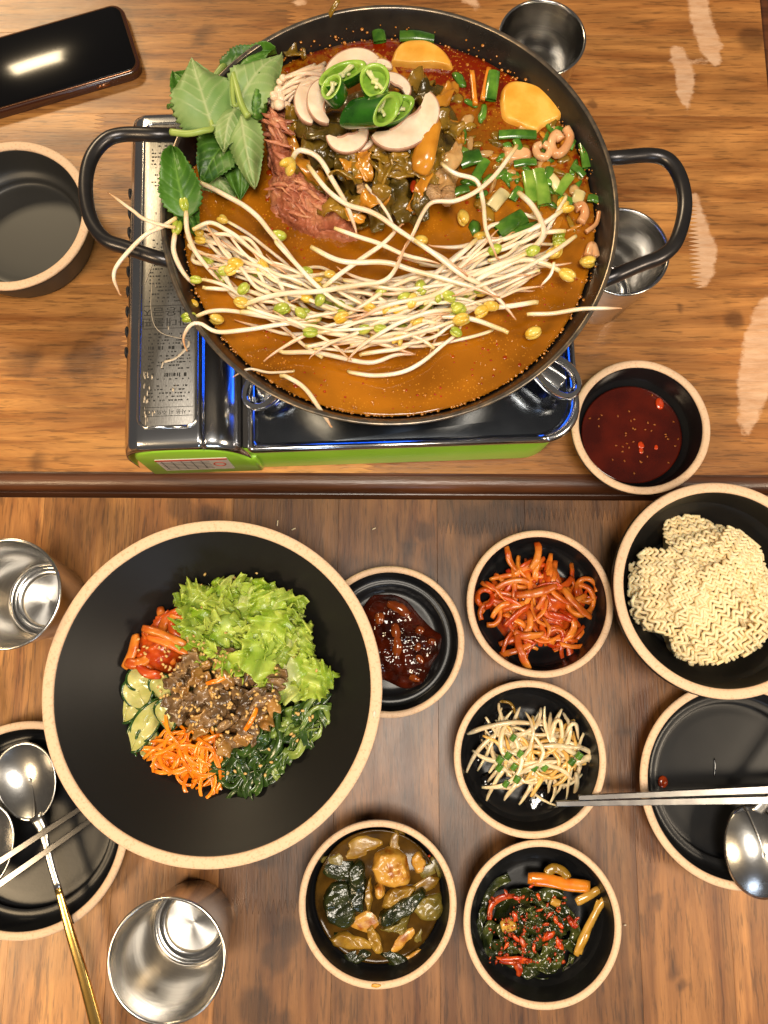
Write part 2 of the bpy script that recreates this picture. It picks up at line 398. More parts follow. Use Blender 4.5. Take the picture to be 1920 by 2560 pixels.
# moulded front edge of that table
M_mould = mat('dark_moulding_wood', srgb(62, 34, 20), srgb(104, 62, 36), 9, .38, bump=.2, bscale=60, coat=.3, stretch=(1, 14, 14), croughness=.25, lo=.3, hi=.7)
W_ = YU - YL
prof = [(YU - .0002, -.030), (YU - .0002, -.0006), (YU - .0012, -.0012), (YU - .0018, -.0030), (YU - .0050, -.0026), (YU - .0085, -.0030), (YU - .0118, -.0046), (YU - .0140, -.0072), (YU - .0148, -.0100), (YU - .0150, -.0170), (YU - .0160, -.0172), (YU - W_ + .0022, -.0145), (YU - W_ + .0009, -.019), (YU - W_ + .0009, -.03)]
V = []; xs = np.linspace(-.62, XR + .004, 40)
for x in xs: V += [(x, y, z) for y, z in prof]
n = len(prof); Fc = [(i * n + k, (i + 1) * n + k, (i + 1) * n + (k + 1) % n, i * n + (k + 1) % n) for i in range(39) for k in range(n)] + [tuple(range(n)), tuple(39 * n + k for k in range(n))[::-1]]
obj('edge_moulding', rotz(np.array(V), TROT), Fc, M_mould, tu, sharp=35)
V, Fc = box(XR + .0003, XR + .012, YU + .001, YU + .62, -.034, -.004, .003); obj('edge_trim', rotz(V, TROT), Fc, M_mould, tu, smooth=False)
V, Fc = box(-.6, XR - .03, YU + .03, YU + .6, -.06, -.0305); obj('underframe', V, Fc, M_mould, tu, smooth=False)
for sx in (-.58, XR - .09):
    for sy in (YU + .05, YU + .55):
        V, Fc = box(sx, sx + .05, sy, sy + .05, -.74, -.0605); obj('leg', V, Fc, M_mould, tu, smooth=False)

tl_ = thing('wooden_table', (0, YL - .3, -.74), 'brown striped wooden table carrying the side dishes and the big bowl', 'table')
yr = 1900
bx = [-.62, at(-170, yr)[0], at(60, yr)[0], at(300, yr)[0], at(560, yr)[0], at(838, yr)[0], at(1098, yr)[0], at(1330, yr)[0], at(1580, yr)[0], at(1800, yr)[0], at(2060, yr)[0], .62]
tl_t = [(1.06, .97, .84), (1.08, .98, .86), (.98, .87, .74), (.74, .63, .55), (.42, .36, .35), (.50, .43, .42), (.40, .35, .37), (.47, .40, .38), (.62, .53, .48), (.80, .69, .61), (.86, .76, .68)]  # plank tints, with golden lamplight and the cool varnish sheen painted in
jy = [-.1, .02, -.33, .02, -.21, at(1000, 1500)[1], at(1200, 1335)[1], at(1450, 1300)[1], -.17, -.02, -.2]
for i in range(11):
    x0, x1 = bx[i] + G_, bx[i + 1] - G_; top = YL - .0004
    if i == 1: top = YL - .0004
    k = 39
    tt = [(x, y) for y, x in teeth(x0, x1, jy[i], .011, k)]
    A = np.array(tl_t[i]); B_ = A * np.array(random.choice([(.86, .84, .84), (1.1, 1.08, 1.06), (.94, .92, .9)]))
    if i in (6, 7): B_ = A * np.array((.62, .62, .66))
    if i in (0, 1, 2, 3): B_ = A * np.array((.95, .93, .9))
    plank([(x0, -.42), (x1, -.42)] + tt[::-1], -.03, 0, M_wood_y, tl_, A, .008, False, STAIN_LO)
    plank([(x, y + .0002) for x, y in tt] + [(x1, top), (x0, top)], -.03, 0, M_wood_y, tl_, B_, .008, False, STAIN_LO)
V, Fc = box(-.6, .6, -.4, YL - .03, -.06, -.0305); obj('underframe', V, Fc, M_mould, tl_, smooth=False)
for sx in (-.58, .53):
    for sy in (-.39, YL - .09):
        V, Fc = box(sx, sx + .05, sy, sy + .05, -.74, -.0605); obj('leg', V, Fc, M_mould, tl_, smooth=False)

# ================================================================== tableware
M_black = mat('black_glaze', (.0085, .0088, .010), (.011, .011, .012), 40, .30, bump=.03, bscale=500, spec=.32, rvar=.04)
M_black_out = mat('black_matte_glaze', (.0075, .0068, .0062), None, rough=.46, spec=.36, bump=.03, bscale=300); M_satin = mat('satin_black_glaze', (.026, .025, .023), None, rough=.46, spec=.6)
M_clay = mat('bare_clay_rim', srgb(224, 190, 158), srgb(200, 156, 120), 500, .62, bump=.2, bscale=900, c3=srgb(228, 194, 160), lo=.26, hi=.78, detail=5)
def bowl(label, px, py, rpx, zr, rim_px, base=.62, floor=.66, zf=.006, inner=None, outer=None, group='black bowls with bare clay rims', name='bowl', cat='bowl', mt=None):
    c = at(px, py, zr); s = sc(px, py, zr); r = rpx * s; rw = rim_px * s; c0 = np.array([c[0], c[1], 0])
    t = thing(name, c0, label, cat, group)
    ri = r - rw
    ou = outer or [(base * r, 0.0), (base * r + .002, .0012), (base * r + (r - base * r) * .55, zr * .42), (r - .0012, zr * .82), (r - .0002, zr - .0028)]
    inn = inner or [(ri - .0002, zr - .0026), (ri - .0012, zr * .78), (ri * .93, zr * .45), (ri * .84, zf + .006), (ri * floor, zf + .0004), (ri * floor * .8, zf)]
    prof = [(0, .0015), (base * r - .004, .0015)] + smoothprof(ou, 16) + [(r - .0006, zr - .0016), (ri + .0006, zr - .0016)] + smoothprof(inn, 20) + [(0, zf)]
    V, Fc = lathe(prof, c0); obj('body', V, Fc, mt or M_black, t, sharp=60)
    rp = [(r - .0003, zr - .0024), (r, zr - .0012), (r - .0008, zr - .0002), (r - rw * .35, zr + .0002), (ri + rw * .3, zr + .0001), (ri + .0007, zr - .0004), (ri - .0001, zr - .0014), (ri + .0002, zr - .0024)]
    V, Fc = lathe(smoothprof(rp, 18), c0, 128, closed=True)
    V[:, 2] += .00018 * fn(V, 160, int(px)); obj('rim', V, Fc, M_clay, t)
    return dict(t=t, c=c0, r=r, ri=ri, zf=zf, zr=zr)
B_tl = bowl('empty black bowl with bare clay rim beside the phone', 24, 535, 203, .042, 23, base=.80, floor=.80, zf=.008, mt=M_satin)
B_sauce = bowl('small black bowl of dark red soy sauce beside the stove', 1603, 1065, 174, .040, 19, base=.58, floor=.62, zf=.006)
B_noodle = bowl('deep black bowl holding the block of dry noodles', 1806, 1471, 271, .062, 25, base=.50, floor=.55, zf=.006, mt=M_black_out)
br = 425 * sc(530, 1721, .075)
B_big = bowl('large wide black bowl with rice vegetables, the biggest bowl', 530, 1721, 426, .075, 29, base=.36, floor=.35, zf=.006, mt=M_black_out,
             outer=[(.34 * br, 0), (.36 * br, .002), (.45 * br, .014), (.58 * br, .030), (.80 * br, .053), (br - .0004, .0722)],
             inner=[(br - .0090, .0722), (.78 * br, .056), (.57 * br, .034), (.43 * br, .017), (.31 * br, .0072), (.24 * br, .006)])
B_jang = bowl('small black dish of dark glossy chilli paste beside the big bowl', 974, 1602, 188, .028, 16, base=.66, floor=.74, zf=.006)
B_rad = bowl('small black dish of red seasoned radish strips', 1351, 1507, 184, .036, 17, base=.62, floor=.70)
B_spr = bowl('small black dish of seasoned bean sprouts with chopsticks on its rim', 1326, 1896, 191, .038, 17, base=.62, floor=.70)
B_zuc = bowl('small black dish of stewed zucchini in brown broth', 944, 2259, 198, .040, 17, base=.62, floor=.70)
B_grn = bowl('small black dish of green leaf kimchi in the lowest row', 1357, 2310, 198, .040, 17, base=.62, floor=.70)
B_pr = bowl('black plate with bare clay rim under the chopstick pair and convex spoon', 1853, 1960, 252, .026, 20, base=.72, floor=.84, zf=.005, group='black plates', name='plate', cat='plate')
B_pl = bowl('black plate with bare clay rim tucked under the big bowl', 60, 2072, 261, .026, 20, base=.72, floor=.84, zf=.005, group='black plates', name='plate', cat='plate')

M_steel = mat('brushed_steel', (.62, .60, .57), (.70, .68, .65), 30, .17, metal=1, bump=.04, bscale=60, stretch=(1, 1, 14), rvar=.04)
M_steel_d = mat('steel_base', (.60, .58, .55), None, 30, .30, metal=1, bump=.05, bscale=400)
M_spoon = mat('spoon_steel', (.48, .47, .46), (.56, .55, .53), 80, .26, metal=1, bump=.05, bscale=260, rvar=.06)
M_gold = mat('golden_handle', (.80, .50, .14), (.86, .58, .20), 60, .24, metal=1)
M_stick = mat('stick_steel', (.13, .128, .13), (.17, .165, .165), 90, .15, metal=1)
for m_, an in ((M_steel, .6), (M_steel_d, .85)):
    T = NT(m_); tg = T.new('ShaderNodeTangent', _direction_type='RADIAL', _axis='Z'); T.link(tg.outputs[0], T.n['Principled BSDF'].inputs['Tangent']); T.n['Principled BSDF'].inputs['Anisotropic'].default_value = an
def cup(label, px, py, rpx, h=.082):
    c = at(px, py, h); r = rpx * sc(px, py, h); c0 = np.array([c[0], c[1], 0]); t = thing('steel_cup', c0, label, 'cup', 'steel water cups')
    rb = r * .74
    prof = [(0, .002), (rb * .86, .002), (rb * .9, 0), (rb * .97, .0005), (rb, .003), (r - .0006, h - .002)]
    V, Fc = lathe(prof, c0, 96); obj('outer_wall', V, Fc, M_steel, t, sharp=50)
    prof = [(r - .0020, h - .002), (rb - .0012, .014), (rb - .0022, .009), (rb - .005, .0062), (rb - .008, .0056)]
    V, Fc = lathe(smoothprof(prof, 24), c0, 96); obj('inner_wall', V, Fc, M_steel, t)
    prof = [(rb - .008, .0056), (rb * .7, .0050), (rb * .68, .0044), (0, .0044)]
    V, Fc = lathe(prof, c0, 96); obj('inner_base', V, Fc, M_steel_d, t, sharp=20)
    prof = [(r - .0020, h - .0022), (r - .0022, h - .0006), (r - .0012, h), (r - .0001, h - .0004), (r + .0001, h - .0016), (r - .0006, h - .0024)]
    V, Fc = lathe(smoothprof(prof, 12), c0, 96, closed=True); obj('lip', V, Fc, M_steel, t)
    return t
cup('steel cup behind the pot, at the top edge', 1356, 92, 110)
cup('steel cup below the right pot handle', 1556, 627, 119)
cup('steel cup beside the big bowl at the left edge', 12, 1484, 140)
cup('steel cup standing alone in the bottom left corner', 416, 2402, 149)

def spoon(name, label, ctr, ang, L, Wd, depth, hpath, hw, hmat, convex=False, group='steel spoons', tilt=0.0):
    t = thing(name, ctr, label, 'spoon', group); nr, ns = 16, 65; G = np.zeros((nr, ns, 3))
    for i in range(nr):
        q = max(i / (nr - 1), .002)
        for j in range(ns):
            a = 2 * math.pi * j / (ns - 1); e = 1 - .10 * math.cos(a)
            z = depth * (1 - q * q) * (1 if convex else -1)
            G[i, j] = (q * L / 2 * math.cos(a), q * Wd / 2 * math.sin(a) * e, z)
    G = G.reshape(-1, 3); G = roty(G, tilt); G = rotz(G, ang) + ctr
    V, Fc = sheet(G.reshape(nr, ns, 3), .0011); obj('bowl', V, Fc, M_spoon, t)
    P = catmull(hpath, 40); wv = np.interp(np.linspace(0, 1, 40), np.linspace(0, 1, len(hw)), hw)
    ng = 12
    V, Fc = tube(P[:ng + 1], wv[:ng + 1], 12, flat=.42, power=.7); obj('neck', V, Fc, M_spoon, t)
    V, Fc = tube(P[ng:], wv[ng:] * 1.01, 12, flat=.5, power=.7); obj('handle', V, Fc, hmat, t)
    return t
zsp = .031
def deg(a, b): d = b - a; return math.atan2(d[1], d[0])
a_, b_ = at(45, 1862, zsp), at(98, 2052, zsp); ctr = at(64, 1954, zsp)
spoon('spoon', 'steel spoon with golden handle lying across the plate under the big bowl', ctr, deg(a_, b_), 1.0 * np.linalg.norm(b_ - a_), 152 * sc(64, 1954, zsp), .009,
      [at(88, 2040, zsp), at(104, 2068, zsp), at(112, 2100, .030), at(128, 2165, .0305), at(146, 2225, .031), at(175, 2330, .030), at(205, 2430, .027), at(240, 2560, .022), at(262, 2650, .018)],
      [.0052, .0030, .0026, .0029, .0036, .0040, .0044, .0048, .005], M_gold)
a_, b_ = at(-20, 2000, .034), at(8, 2225, .034); ctr = at(-42, 2118, .036)
spoon('spoon', 'steel spoon showing only the edge of its bowl at the left edge', ctr, R(-96), .068, .046, .008, [at(-60, 2010, .036), at(-80, 1900, .034), at(-90, 1800, .030), at(-100, 1700, .026)], [.004, .003, .0035, .004], M_spoon, tilt=.1)
ctr = at(1893, 2128, .029)
spoon('spoon', 'steel spoon lying bowl upward on the plate at the right edge', ctr, deg(at(1908, 2240, .03), at(1866, 2018, .03)) + .12, .070, 168 * sc(1893, 2128, .03), .011,
      [at(1885, 2035, .030), at(1960, 1960, .034), at(2010, 1900, .036), at(2100, 1780, .036), at(2200, 1650, .03)], [.005, .003, .0032, .0038, .004], M_spoon, convex=True)

M_stick_r = mat('grey_stick_steel', (.23, .22, .22), (.30, .29, .28), 90, .30, metal=1)  # greyer, rougher copy of the stick steel
def chopstick(label, p0, p1, r0, r1):
    P = np.array([p0 + (p1 - p0) * t for t in np.linspace(0, 1, 14)])
    V, Fc = tube(P, np.linspace(r0, r1, 14), 4, flat=.8)
    o = obj('chopstick', V, Fc, M_stick_r if 'dish' in label else M_stick, smooth=False); m = o.modifiers.new('b', 'BEVEL'); m.width = .0004; m.segments = 2
    return tag(o, label, 'chopstick', 'steel chopsticks')
chopstick('upper steel chopstick resting on the bean sprout dish', at(1446, 1994, .0425), at(2080, 1966, .0300), .0026, .0046)
chopstick('lower steel chopstick with longer tip over the bean sprout dish', at(1390, 2009, .0425), at(2080, 1996, .0300), .0027, .0046)
chopstick('steel chopstick over the spoon neck, nearer the spoon bowl', at(222, 2008, .0365), at(-60, 2192, .0365), .0030, .0036)
chopstick('steel chopstick over the spoon neck, nearer the golden handle', at(262, 2026, .0365), at(-60, 2252, .0365), .0030, .0036)

# ================================================================== phone
zp = .010
C_ = at(356, 174, zp); d1 = at(0, 277, zp) - C_; d1 /= np.linalg.norm(d1); d2 = np.array([-d1[1], d1[0], 0]); d2 = d2 if d2[1] > 0 else -d2
PL, PW = .162, .080
def phl(x, y, z): return np.column_stack([C_[0] + x * d1[0] + y * d2[0], C_[1] + x * d1[1] + y * d2[1], z])
def phone_prism(ins, rad, z0, z1, bev):
    V, Fc = prism(rrect(ins, PL - ins, ins, PW - ins, rad, 8), z0, z1, bev)
    V = phl(V[:, 0], V[:, 1], V[:, 2]); return V, [f[::-1] for f in Fc] if np.cross(d1, d2)[2] < 0 else Fc
M_case = mat('phone_case', srgb(66, 36, 26), None, rough=.22, coat=.6, spec=.6); M_frame = mat('copper_frame', (.45, .22, .12), None, rough=.22, metal=1)
M_glass = mat('phone_glass', (.004, .004, .005), None, rough=.12, spec=.3)
ph = thing('smartphone', (C_[0] + .08 * d1[0] + .04 * d2[0], C_[1] + .08 * d1[1] + .04 * d2[1], 0), 'black screened smartphone in a dark copper case near the empty bowl', 'phone')
V, Fc = phone_prism(0, .013, .0005, .0092, .0022); obj('case', V, Fc, M_case, ph, sharp=40)
V, Fc = phone_prism(.0022, .0115, .0088, .0099, .0006); obj('frame', V, Fc, M_frame, ph, sharp=40)
V, Fc = phone_prism(.0036, .0100, .0094, .0104, .0004); obj('screen', V, Fc, M_glass, ph, sharp=40)
V, Fc = box(.034, .047, -.0012, .0008, .0035, .0065, .0005); V = phl(V[:, 0], V[:, 1], V[:, 2]); obj('side_button', V, Fc, M_frame, ph)

# ================================================================== gas stove
SR = R(2.06); SO = np.array([-.2048, .149, 0])
def sl(V): return rotz(np.asarray(V, float), SR) + SO
M_chrome = mat('stove_chrome', (.66, .67, .70), (.72, .73, .76), 20, .18, metal=1, bump=.02, bscale=30, rvar=.03)
M_pan = mat('stove_pan', (.16, .18, .21), (.21, .23, .26), 40, .16, metal=1, bump=.03, bscale=60, rvar=.05)
M_label = mat('stove_label_panel', (.16, .15, .14), (.24, .23, .21), 900, .34, metal=.85, bump=.05, bscale=300, rvar=.08, stretch=(3, .4, 1))
M_green = mat('green_plastic', srgb(152, 204, 60), srgb(144, 198, 54), 30, .32, coat=.2)
M_ink = mat('black_ink', (.012, .012, .012), None, rough=.5); M_bright = mat('bright_steel', (.78, .78, .78), None, rough=.16, metal=1); M_hole = mat('vent_and_gap_dark', (.006, .005, .006), None, rough=.6)
M_scr = mat('bare_scratch', (.62, .52, .40), None, rough=.5, metal=.3)
M_stk = mat('sticker', srgb(206, 200, 196), srgb(196, 190, 186), 300, .45); M_red = mat('red_print', srgb(196, 70, 50), None, rough=.5)
SW, SD = .360, .292
stv = thing('gas_stove', sl([(SW / 2, SD / 2, 0)])[0], 'portable gas stove with lime green base and chrome top', 'stove')
V, Fc = prism(rrect(.004, SW - .003, .003, SD - .002, [.032, .032, .012, .012], 8), .004, .066, .004); obj('base', sl(V), Fc, M_green, stv, sharp=35)
arch = [(.004, .006), (.1, .006), (.1, .046), (.094, .0500), (.0895, .0600), (.084, .0690), (.077, .0755), (.066, .0795), (.050, .0815), (.034, .0815), (.020, .0795), (.010, .072), (.005, .060)]
P = np.array(catmull(arch[2:], 28)); P = np.vstack([[arch[0], arch[1]], P])
V, Fc = prism([(x, z) for x, z in P], 0, SD - .003, .003); V = np.column_stack([V[:, 0], SD - .004 - V[:, 2], V[:, 1]]); obj('canister_housing', sl(V), Fc, M_green, stv, sharp=40)
cov = catmull([(-.001, .036), (-.001, .060), (.0015, .073), (.007, .0815), (.014, .0855), (.019, .0862), (.062, .0862), (.0650, .0858), (.0680, .0846), (.0705, .0838), (.0765, .0822), (.0830, .0785), (.0885, .0728), (.0925, .0660), (.0950, .0590), (.0962, .0520)], 64)
ys = [0.0005, .0008, .002, .0045, .008, .014] + list(np.linspace(.03, SD - .03, 16)) + [SD - .014, SD - .008, SD - .004, SD - .002, SD - .001]
dz = [-.0075, -.0050, -.0030, -.0012, -.0003, 0] + [0] * 16 + [0, -.0003, -.0015, -.004, -.0075]
G = np.array([[(x, y, z + d) for x, z in cov] for y, d in zip(ys, dz)])
V, Fc = sheet(G, .0010); obj('chrome_cover', sl(V), Fc, M_chrome, stv)
lp = prism(rrect(.0165, .0600, .018, SD - .014, .007, 6), .0864, .0870, .0003); pan_ = obj('label_panel', sl(lp[0]), lp[1], M_label, stv, sharp=30)
rim_path = rrect(.0158, .0607, .0173, SD - .0133, .0077, 6); rim_path = np.array(rim_path + rim_path[:1])
V, Fc = tube(np.column_stack([rim_path, np.full(len(rim_path), .0867)]), .0013, 8); obj('panel_bead', sl(V), Fc, M_bright, stv)
def text_mesh(body, size):
    cu = bpy.data.curves.new('txt', 'FONT'); cu.body = body; cu.size = size; o = bpy.data.objects.new('txt', cu); COL.objects.link(o)
    bpy.context.view_layer.update(); me = bpy.data.meshes.new_from_object(o.evaluated_get(bpy.context.evaluated_depsgraph_get()))
    V = np.array([v.co[:] for v in me.vertices]); Fc = [tuple(p.vertices) for p in me.polygons]; bpy.data.objects.remove(o); bpy.data.curves.remove(cu); bpy.data.meshes.remove(me); return V, Fc
def panel_text(body, x_right, y_base, width, hgt):
    V, Fc = text_mesh(body, 1.0); V[:, 0] -= V[:, 0].min(); V[:, 1] -= V[:, 1].min(); V[:, 0] *= width / V[:, 0].max(); V[:, 1] *= hgt / V[:, 1].max()
    W = np.column_stack([x_right - V[:, 0], y_base - V[:, 1], np.full(len(V), .08715)]); o = obj('lettering', sl(W), Fc, M_ink, pan_, smooth=False); return o
def to_local(px, py, z=.087): q = at(px, py, z) - SO; return rotz([q], -SR)[0]
x0t, x1t = to_local(352, 800)[0], to_local(474, 800)[0]
hline = abs(to_local(410, 772)[1] - to_local(410, 792)[1])
panel_text('과대불판', x1t, to_local(410, 795)[1], x1t - x0t, hline * 1.05)
panel_text('사용금지', x1t, to_local(410, 769)[1], x1t - x0t, hline * 1.05)
panel_text('• 사용 시 주의사항', to_local(475, 1030)[0], to_local(410, 1024)[1], to_local(475, 1030)[0] - to_local(364, 1030)[0], hline * .62)
def rule(xa, xb, y, t=.0004): V, Fc = box(xa, xb, y - t / 2, y + t / 2, .08705, .0872); return V, Fc
for yy in (764, 821, 1018, 1040):
    V, Fc = rule(.0185, .058, to_local(410, yy)[1]); obj('ruled_line', sl(V), Fc, M_ink, pan_, smooth=False)
parts = []
rq = np.random.default_rng(3)
for yy, hh in [(870, .0030), (880, .0012), (938, .0034), (948, .0012)] + [(y, .0013) for y in list(range(965, 1008, 9)) + list(range(835, 865, 8)) + list(range(890, 930, 8)) + list(range(600, 755, 9)) + list(range(320, 480, 9))]:
    x = .0225
    y = to_local(410, yy)[1]
    while x < .055:
        l = rq.uniform(.0006, .0022)
        if rq.random() < .55: parts.append(box(x, x + l, y - hh / 2 * rq.uniform(.5, 1), y + hh / 2, .08705, .08712))
        x += l + rq.uniform(.0003, .0012)
V, Fc, _ = merge(parts); sp = obj('small_print', sl(V), Fc, M_ink, pan_, smooth=False); sp['kind'] = 'stuff'
parts = []
for (pp, wd) in [([(410, 905), (440, 895), (470, 866), (472, 852)], .0018), ([(404, 920), (408, 905)], .0012), ([(381, 690), (378, 780), (400, 830), (470, 850)], .0005), ([(385, 650), (362, 710)], .0005)]:
    Q = np.array([to_local(*p, .0872) for p in pp]); Q[:, 2] = .0872; v, f = ribbon(catmull(Q, 18), wd * rq.uniform(.5, 1.3, 18), .0001, 3); parts.append((v, f))
for k in range(46):
    x, y = (.0195 + rq.exponential(.003), to_local(360, rq.uniform(930, 1065))[1]) if k < 30 else (rq.uniform(.02, .055), rq.uniform(.03, .26))
    l = rq.uniform(.0006, .003); v, f = blob((min(x, .056), y, .0871), (rq.uniform(.0003, .0007), l, .0002), 1, .4, 2, k); parts.append((v, f))
V, Fc, _ = merge(parts); sp = obj('scratches', sl(V), Fc, M_scr, pan_); sp['kind'] = 'stuff'
for k in range(9):
    y = .085 + k * .0175; v, f = blob((.0006, y, .0705), (.0016, .0052, .0062), 2, 0, 1); obj('vent_hole', sl(rotz(v - [0.0006, y, 0], 0) + [.0006, y, 0]), f, M_hole, stv)
V, Fc = box(.0930, .0989, .004, SD - .006, .0662, .0690, .0008); obj('gap_shade_strip', sl(V), Fc, M_hole, stv, smooth=False)  # dark strip standing in for the shade in the gap, hides the green base
# right hand pan with its lip, burner and pot supports
out_ = rrect(.0990, SW, -.0005, SD, [.030, .030, .004, .004], 8)
V, Fc = prism(out_, .0662, .0700, .001); obj('drip_pan', sl(V), Fc, M_pan, stv, sharp=30)
lp_ = np.array(out_ + out_[:1]); G = []
for (dx, z) in [(0.0005, .0662), (-.0006, .070), (-.0010, .0735), (.0004, .0757), (.0025, .0757), (.0042, .0738), (.0065, .0702)]:
    cxy = np.array([(.099 + SW) / 2, SD / 2]); hw_ = np.array([(SW - .099) / 2, SD / 2 + .0003]); G.append(np.column_stack([cxy + (lp_ - cxy) * (1 - dx / hw_), np.full(len(lp_), z)]))
V, Fc = sheet(np.array(G).transpose(1, 0, 2), .0006); obj('pan_lip', sl(V), Fc, M_chrome, stv)
bc = np.array([.228, .147])
V, Fc = lathe([(0, .088), (.030, .088), (.040, .084), (.045, .076), (.047, .0705)], (0, 0, 0), 48); V[:, :2] += bc; obj('burner', sl(V), Fc, M_pan, stv, sharp=40)
V, Fc = lathe([(.062, .0703), (.064, .0712), (.088, .0712), (.090, .0703)], (0, 0, 0), 64); V[:, :2] += bc; obj('pan_ring', sl(V), Fc, M_chrome, stv, sharp=40)
for k, ang in enumerate((222, 318, 42, 138)):
    a = R(ang); r1 = .170; hw_ = .0095
    path = [(.085, -hw_, .0935), (.13, -hw_, .0935), (r1 - .016, -hw_ * 1.25, .0915), (r1 - .004, -hw_ * .8, .0885), (r1, 0, .0880), (r1 - .004, hw_ * .8, .0885), (r1 - .016, hw_ * 1.25, .0915), (.13, hw_, .0935), (.085, hw_, .0935)]
    P = catmull(path, 44); v1, f1 = tube(P, .0030, 8, flat=1.5, power=.6)
    v2, f2 = box(.09, r1 - .012, -hw_ * .62, hw_ * .62, .0868, .0884, .0006); v3, f3 = ribbon(catmull([(r1 - .030, 0, .0872), (r1 - .020, .0, .0868), (r1 - .013, 0, .080), (r1 - .011, 0, .0705)], 14), .011, .001)
    V, Fc, _ = merge([(v1, f1), (v2, f2), (v3, f3)]); V = rotz(V, a); V[:, :2] += bc; obj('pot_support', sl(V), Fc, M_bright, stv, sharp=45)
# gas flame under the pot: a ring of blue tongues
M_flame = bpy.data.materials.new('blue_gas_flame'); M_flame.use_nodes = True; fb = M_flame.node_tree.nodes['Principled BSDF']; fb.inputs['Base Color'].default_value = (.02, .05, .2, 1); fb.inputs['Emission Color'].default_value = (.015, .13, 1, 1); fb.inputs['Emission Strength'].default_value = 8
for k in range(28):
    a = R(360 / 28 * k); P = np.array([(.044 + .030 * t, 0, .084 + .011 * math.sin(1.4 * t)) for t in np.linspace(0, 1, 8)]); v, f = tube(P, .0036 * np.sin(np.linspace(.5, 3.05, 8)), 8); v = rotz(v, a); v[:, :2] += bc; obj('flame', sl(v), f, M_flame, stv)
# sticker on the green front
V, Fc = box(.020, .078, -.0016, -.0010, .022, .058); st_ = obj('sticker', sl(V), Fc, M_stk, stv, smooth=False)
V, Fc = box(.020, .078, -.0020, -.0017, .0545, .058); obj('sticker_print', sl(V), Fc, M_red, st_, smooth=False)
parts = [box(.024 + .008 * k, .0243 + .008 * k, -.0019, -.0017, .026, .053) for k in range(5)] + [box(.022, .062, -.0019, -.0017, .028 + .005 * k, .0283 + .005 * k) for k in range(5)]
V, Fc, _ = merge(parts); obj('sticker_table', sl(V), Fc, M_ink, st_, smooth=False)
V, Fc = lathe([(.0042, 0), (.0050, 0), (.0050, .0003), (.0042, .0003)], (0, 0, 0), 32, True); V = np.column_stack([.069 + V[:, 0], -.0017 - V[:, 2], .040 + V[:, 1] * 1.3]); obj('sticker_mark', sl(V), Fc, M_red, st_)

# ================================================================== pot
ZR, ZB = .170, .1515
PC = at(974, 512, ZR); PR = 571 * sc(974, 512, ZR); PC0 = np.array([PC[0], PC[1], 0]); k_ = PR / .159
M_pot = mat('black_enamel_pot', (.012, .011, .011), (.020, .018, .016), 70, .30, bump=.06, bscale=260, rvar=.08, spec=.6)
M_potrim = mat('pot_edge_highlight', (.16, .14, .12), (.34, .26, .18), 130, .28, metal=.8, lo=.4, hi=.7)  # brighter metal, the rim's highlight is put into its colour
M_handle = mat('dark_steel_handle', (.055, .052, .055), (.075, .07, .07), 60, .30, metal=.8, bump=.03, bscale=120)
pot = thing('cooking_pot', (PC0[0], PC0[1], .0965), 'wide black two handled pot of bubbling stew on the stove', 'pot')
ou = smoothprof([(.110, .0965), (.118, .0972), (.130, .106), (.1455, .135), (.1545, .160), (.1580, .1688)], 24)
inn = smoothprof([(.1552, .1690), (.1522, .161), (.1430, .137), (.1265, .108), (.114, .1010)], 24)
prof = [(0, .0975), (.108, .0975)] + ou + [(.1588, .1702)] + [(.1560, .1704)] + inn + [(0, .1008)]
V, Fc = lathe([(r * k_, z) for r, z in prof], PC0, 160); obj('body', V, Fc, M_pot, pot, sharp=60)
V, Fc = lathe([(r * k_, z) for r, z in smoothprof([(.1590, .1694), (.1594, .1704), (.1588, .1712), (.1574, .1712), (.1562, .1705), (.1564, .1697)], 12)], PC0, 160, True); obj('rolled_edge', V, Fc, M_potrim, pot)
zh = .158
for hp in ([(440, 338), (392, 337), (310, 336), (262, 352), (226, 400), (214, 470), (226, 545), (262, 598), (320, 620), (395, 645), (440, 656)], [(1500, 396), (1545, 394), (1625, 388), (1672, 402), (1702, 450), (1712, 520), (1692, 600), (1655, 640), (1600, 662), (1540, 688), (1500, 705)]):
    P = catmull(atl([(x, y, zh - .004 if i in (0, 10) else zh + (.001 if 3 <= i <= 7 else 0)) for i, (x, y) in enumerate(hp)]), 60)
    V, Fc = tube(P, .0051, 14); obj('handle', V, Fc, M_handle, pot)
    for e in (P[4], P[-5]): pass

# ================================================================== stew in the pot
def rnd(a, b): return rng.uniform(a, b)
M_broth = mat('stew_broth', srgb(136, 80, 10), srgb(172, 106, 20), 14, .09, bump=.22, bscale=70, coat=.3, croughness=.04, bdist=.0008, detail=3, lo=.36, hi=.64, spec=.5)
# oily red film on the far side of the pot: its own patchy colour
T = NT(M_broth); Bn = T.n['Principled BSDF']; src = Bn.inputs['Base Color'].links[0].from_socket
tc = T.new('ShaderNodeTexCoord'); oil = T.new('ShaderNodeAttribute', _attribute_name='oil')
nz = T.new('ShaderNodeTexNoise', Scale=230, Detail=5, Roughness=.6, Distortion=.3); T.link(tc.outputs['Object'], nz.inputs['Vector'])
ad = T.new('ShaderNodeMath', _operation='ADD'); T.link(nz.outputs['Fac'], ad.inputs[0]); T.link(oil.outputs['Fac'], ad.inputs[1])
mr = T.new('ShaderNodeMapRange', _interpolation_type='SMOOTHSTEP'); mr.inputs['From Min'].default_value = .70; mr.inputs['From Max'].default_value = .98; T.link(ad.outputs[0], mr.inputs['Value'])
nf = T.new('ShaderNodeTexVoronoi', Scale=420); T.link(tc.outputs['Object'], nf.inputs['Vector'])
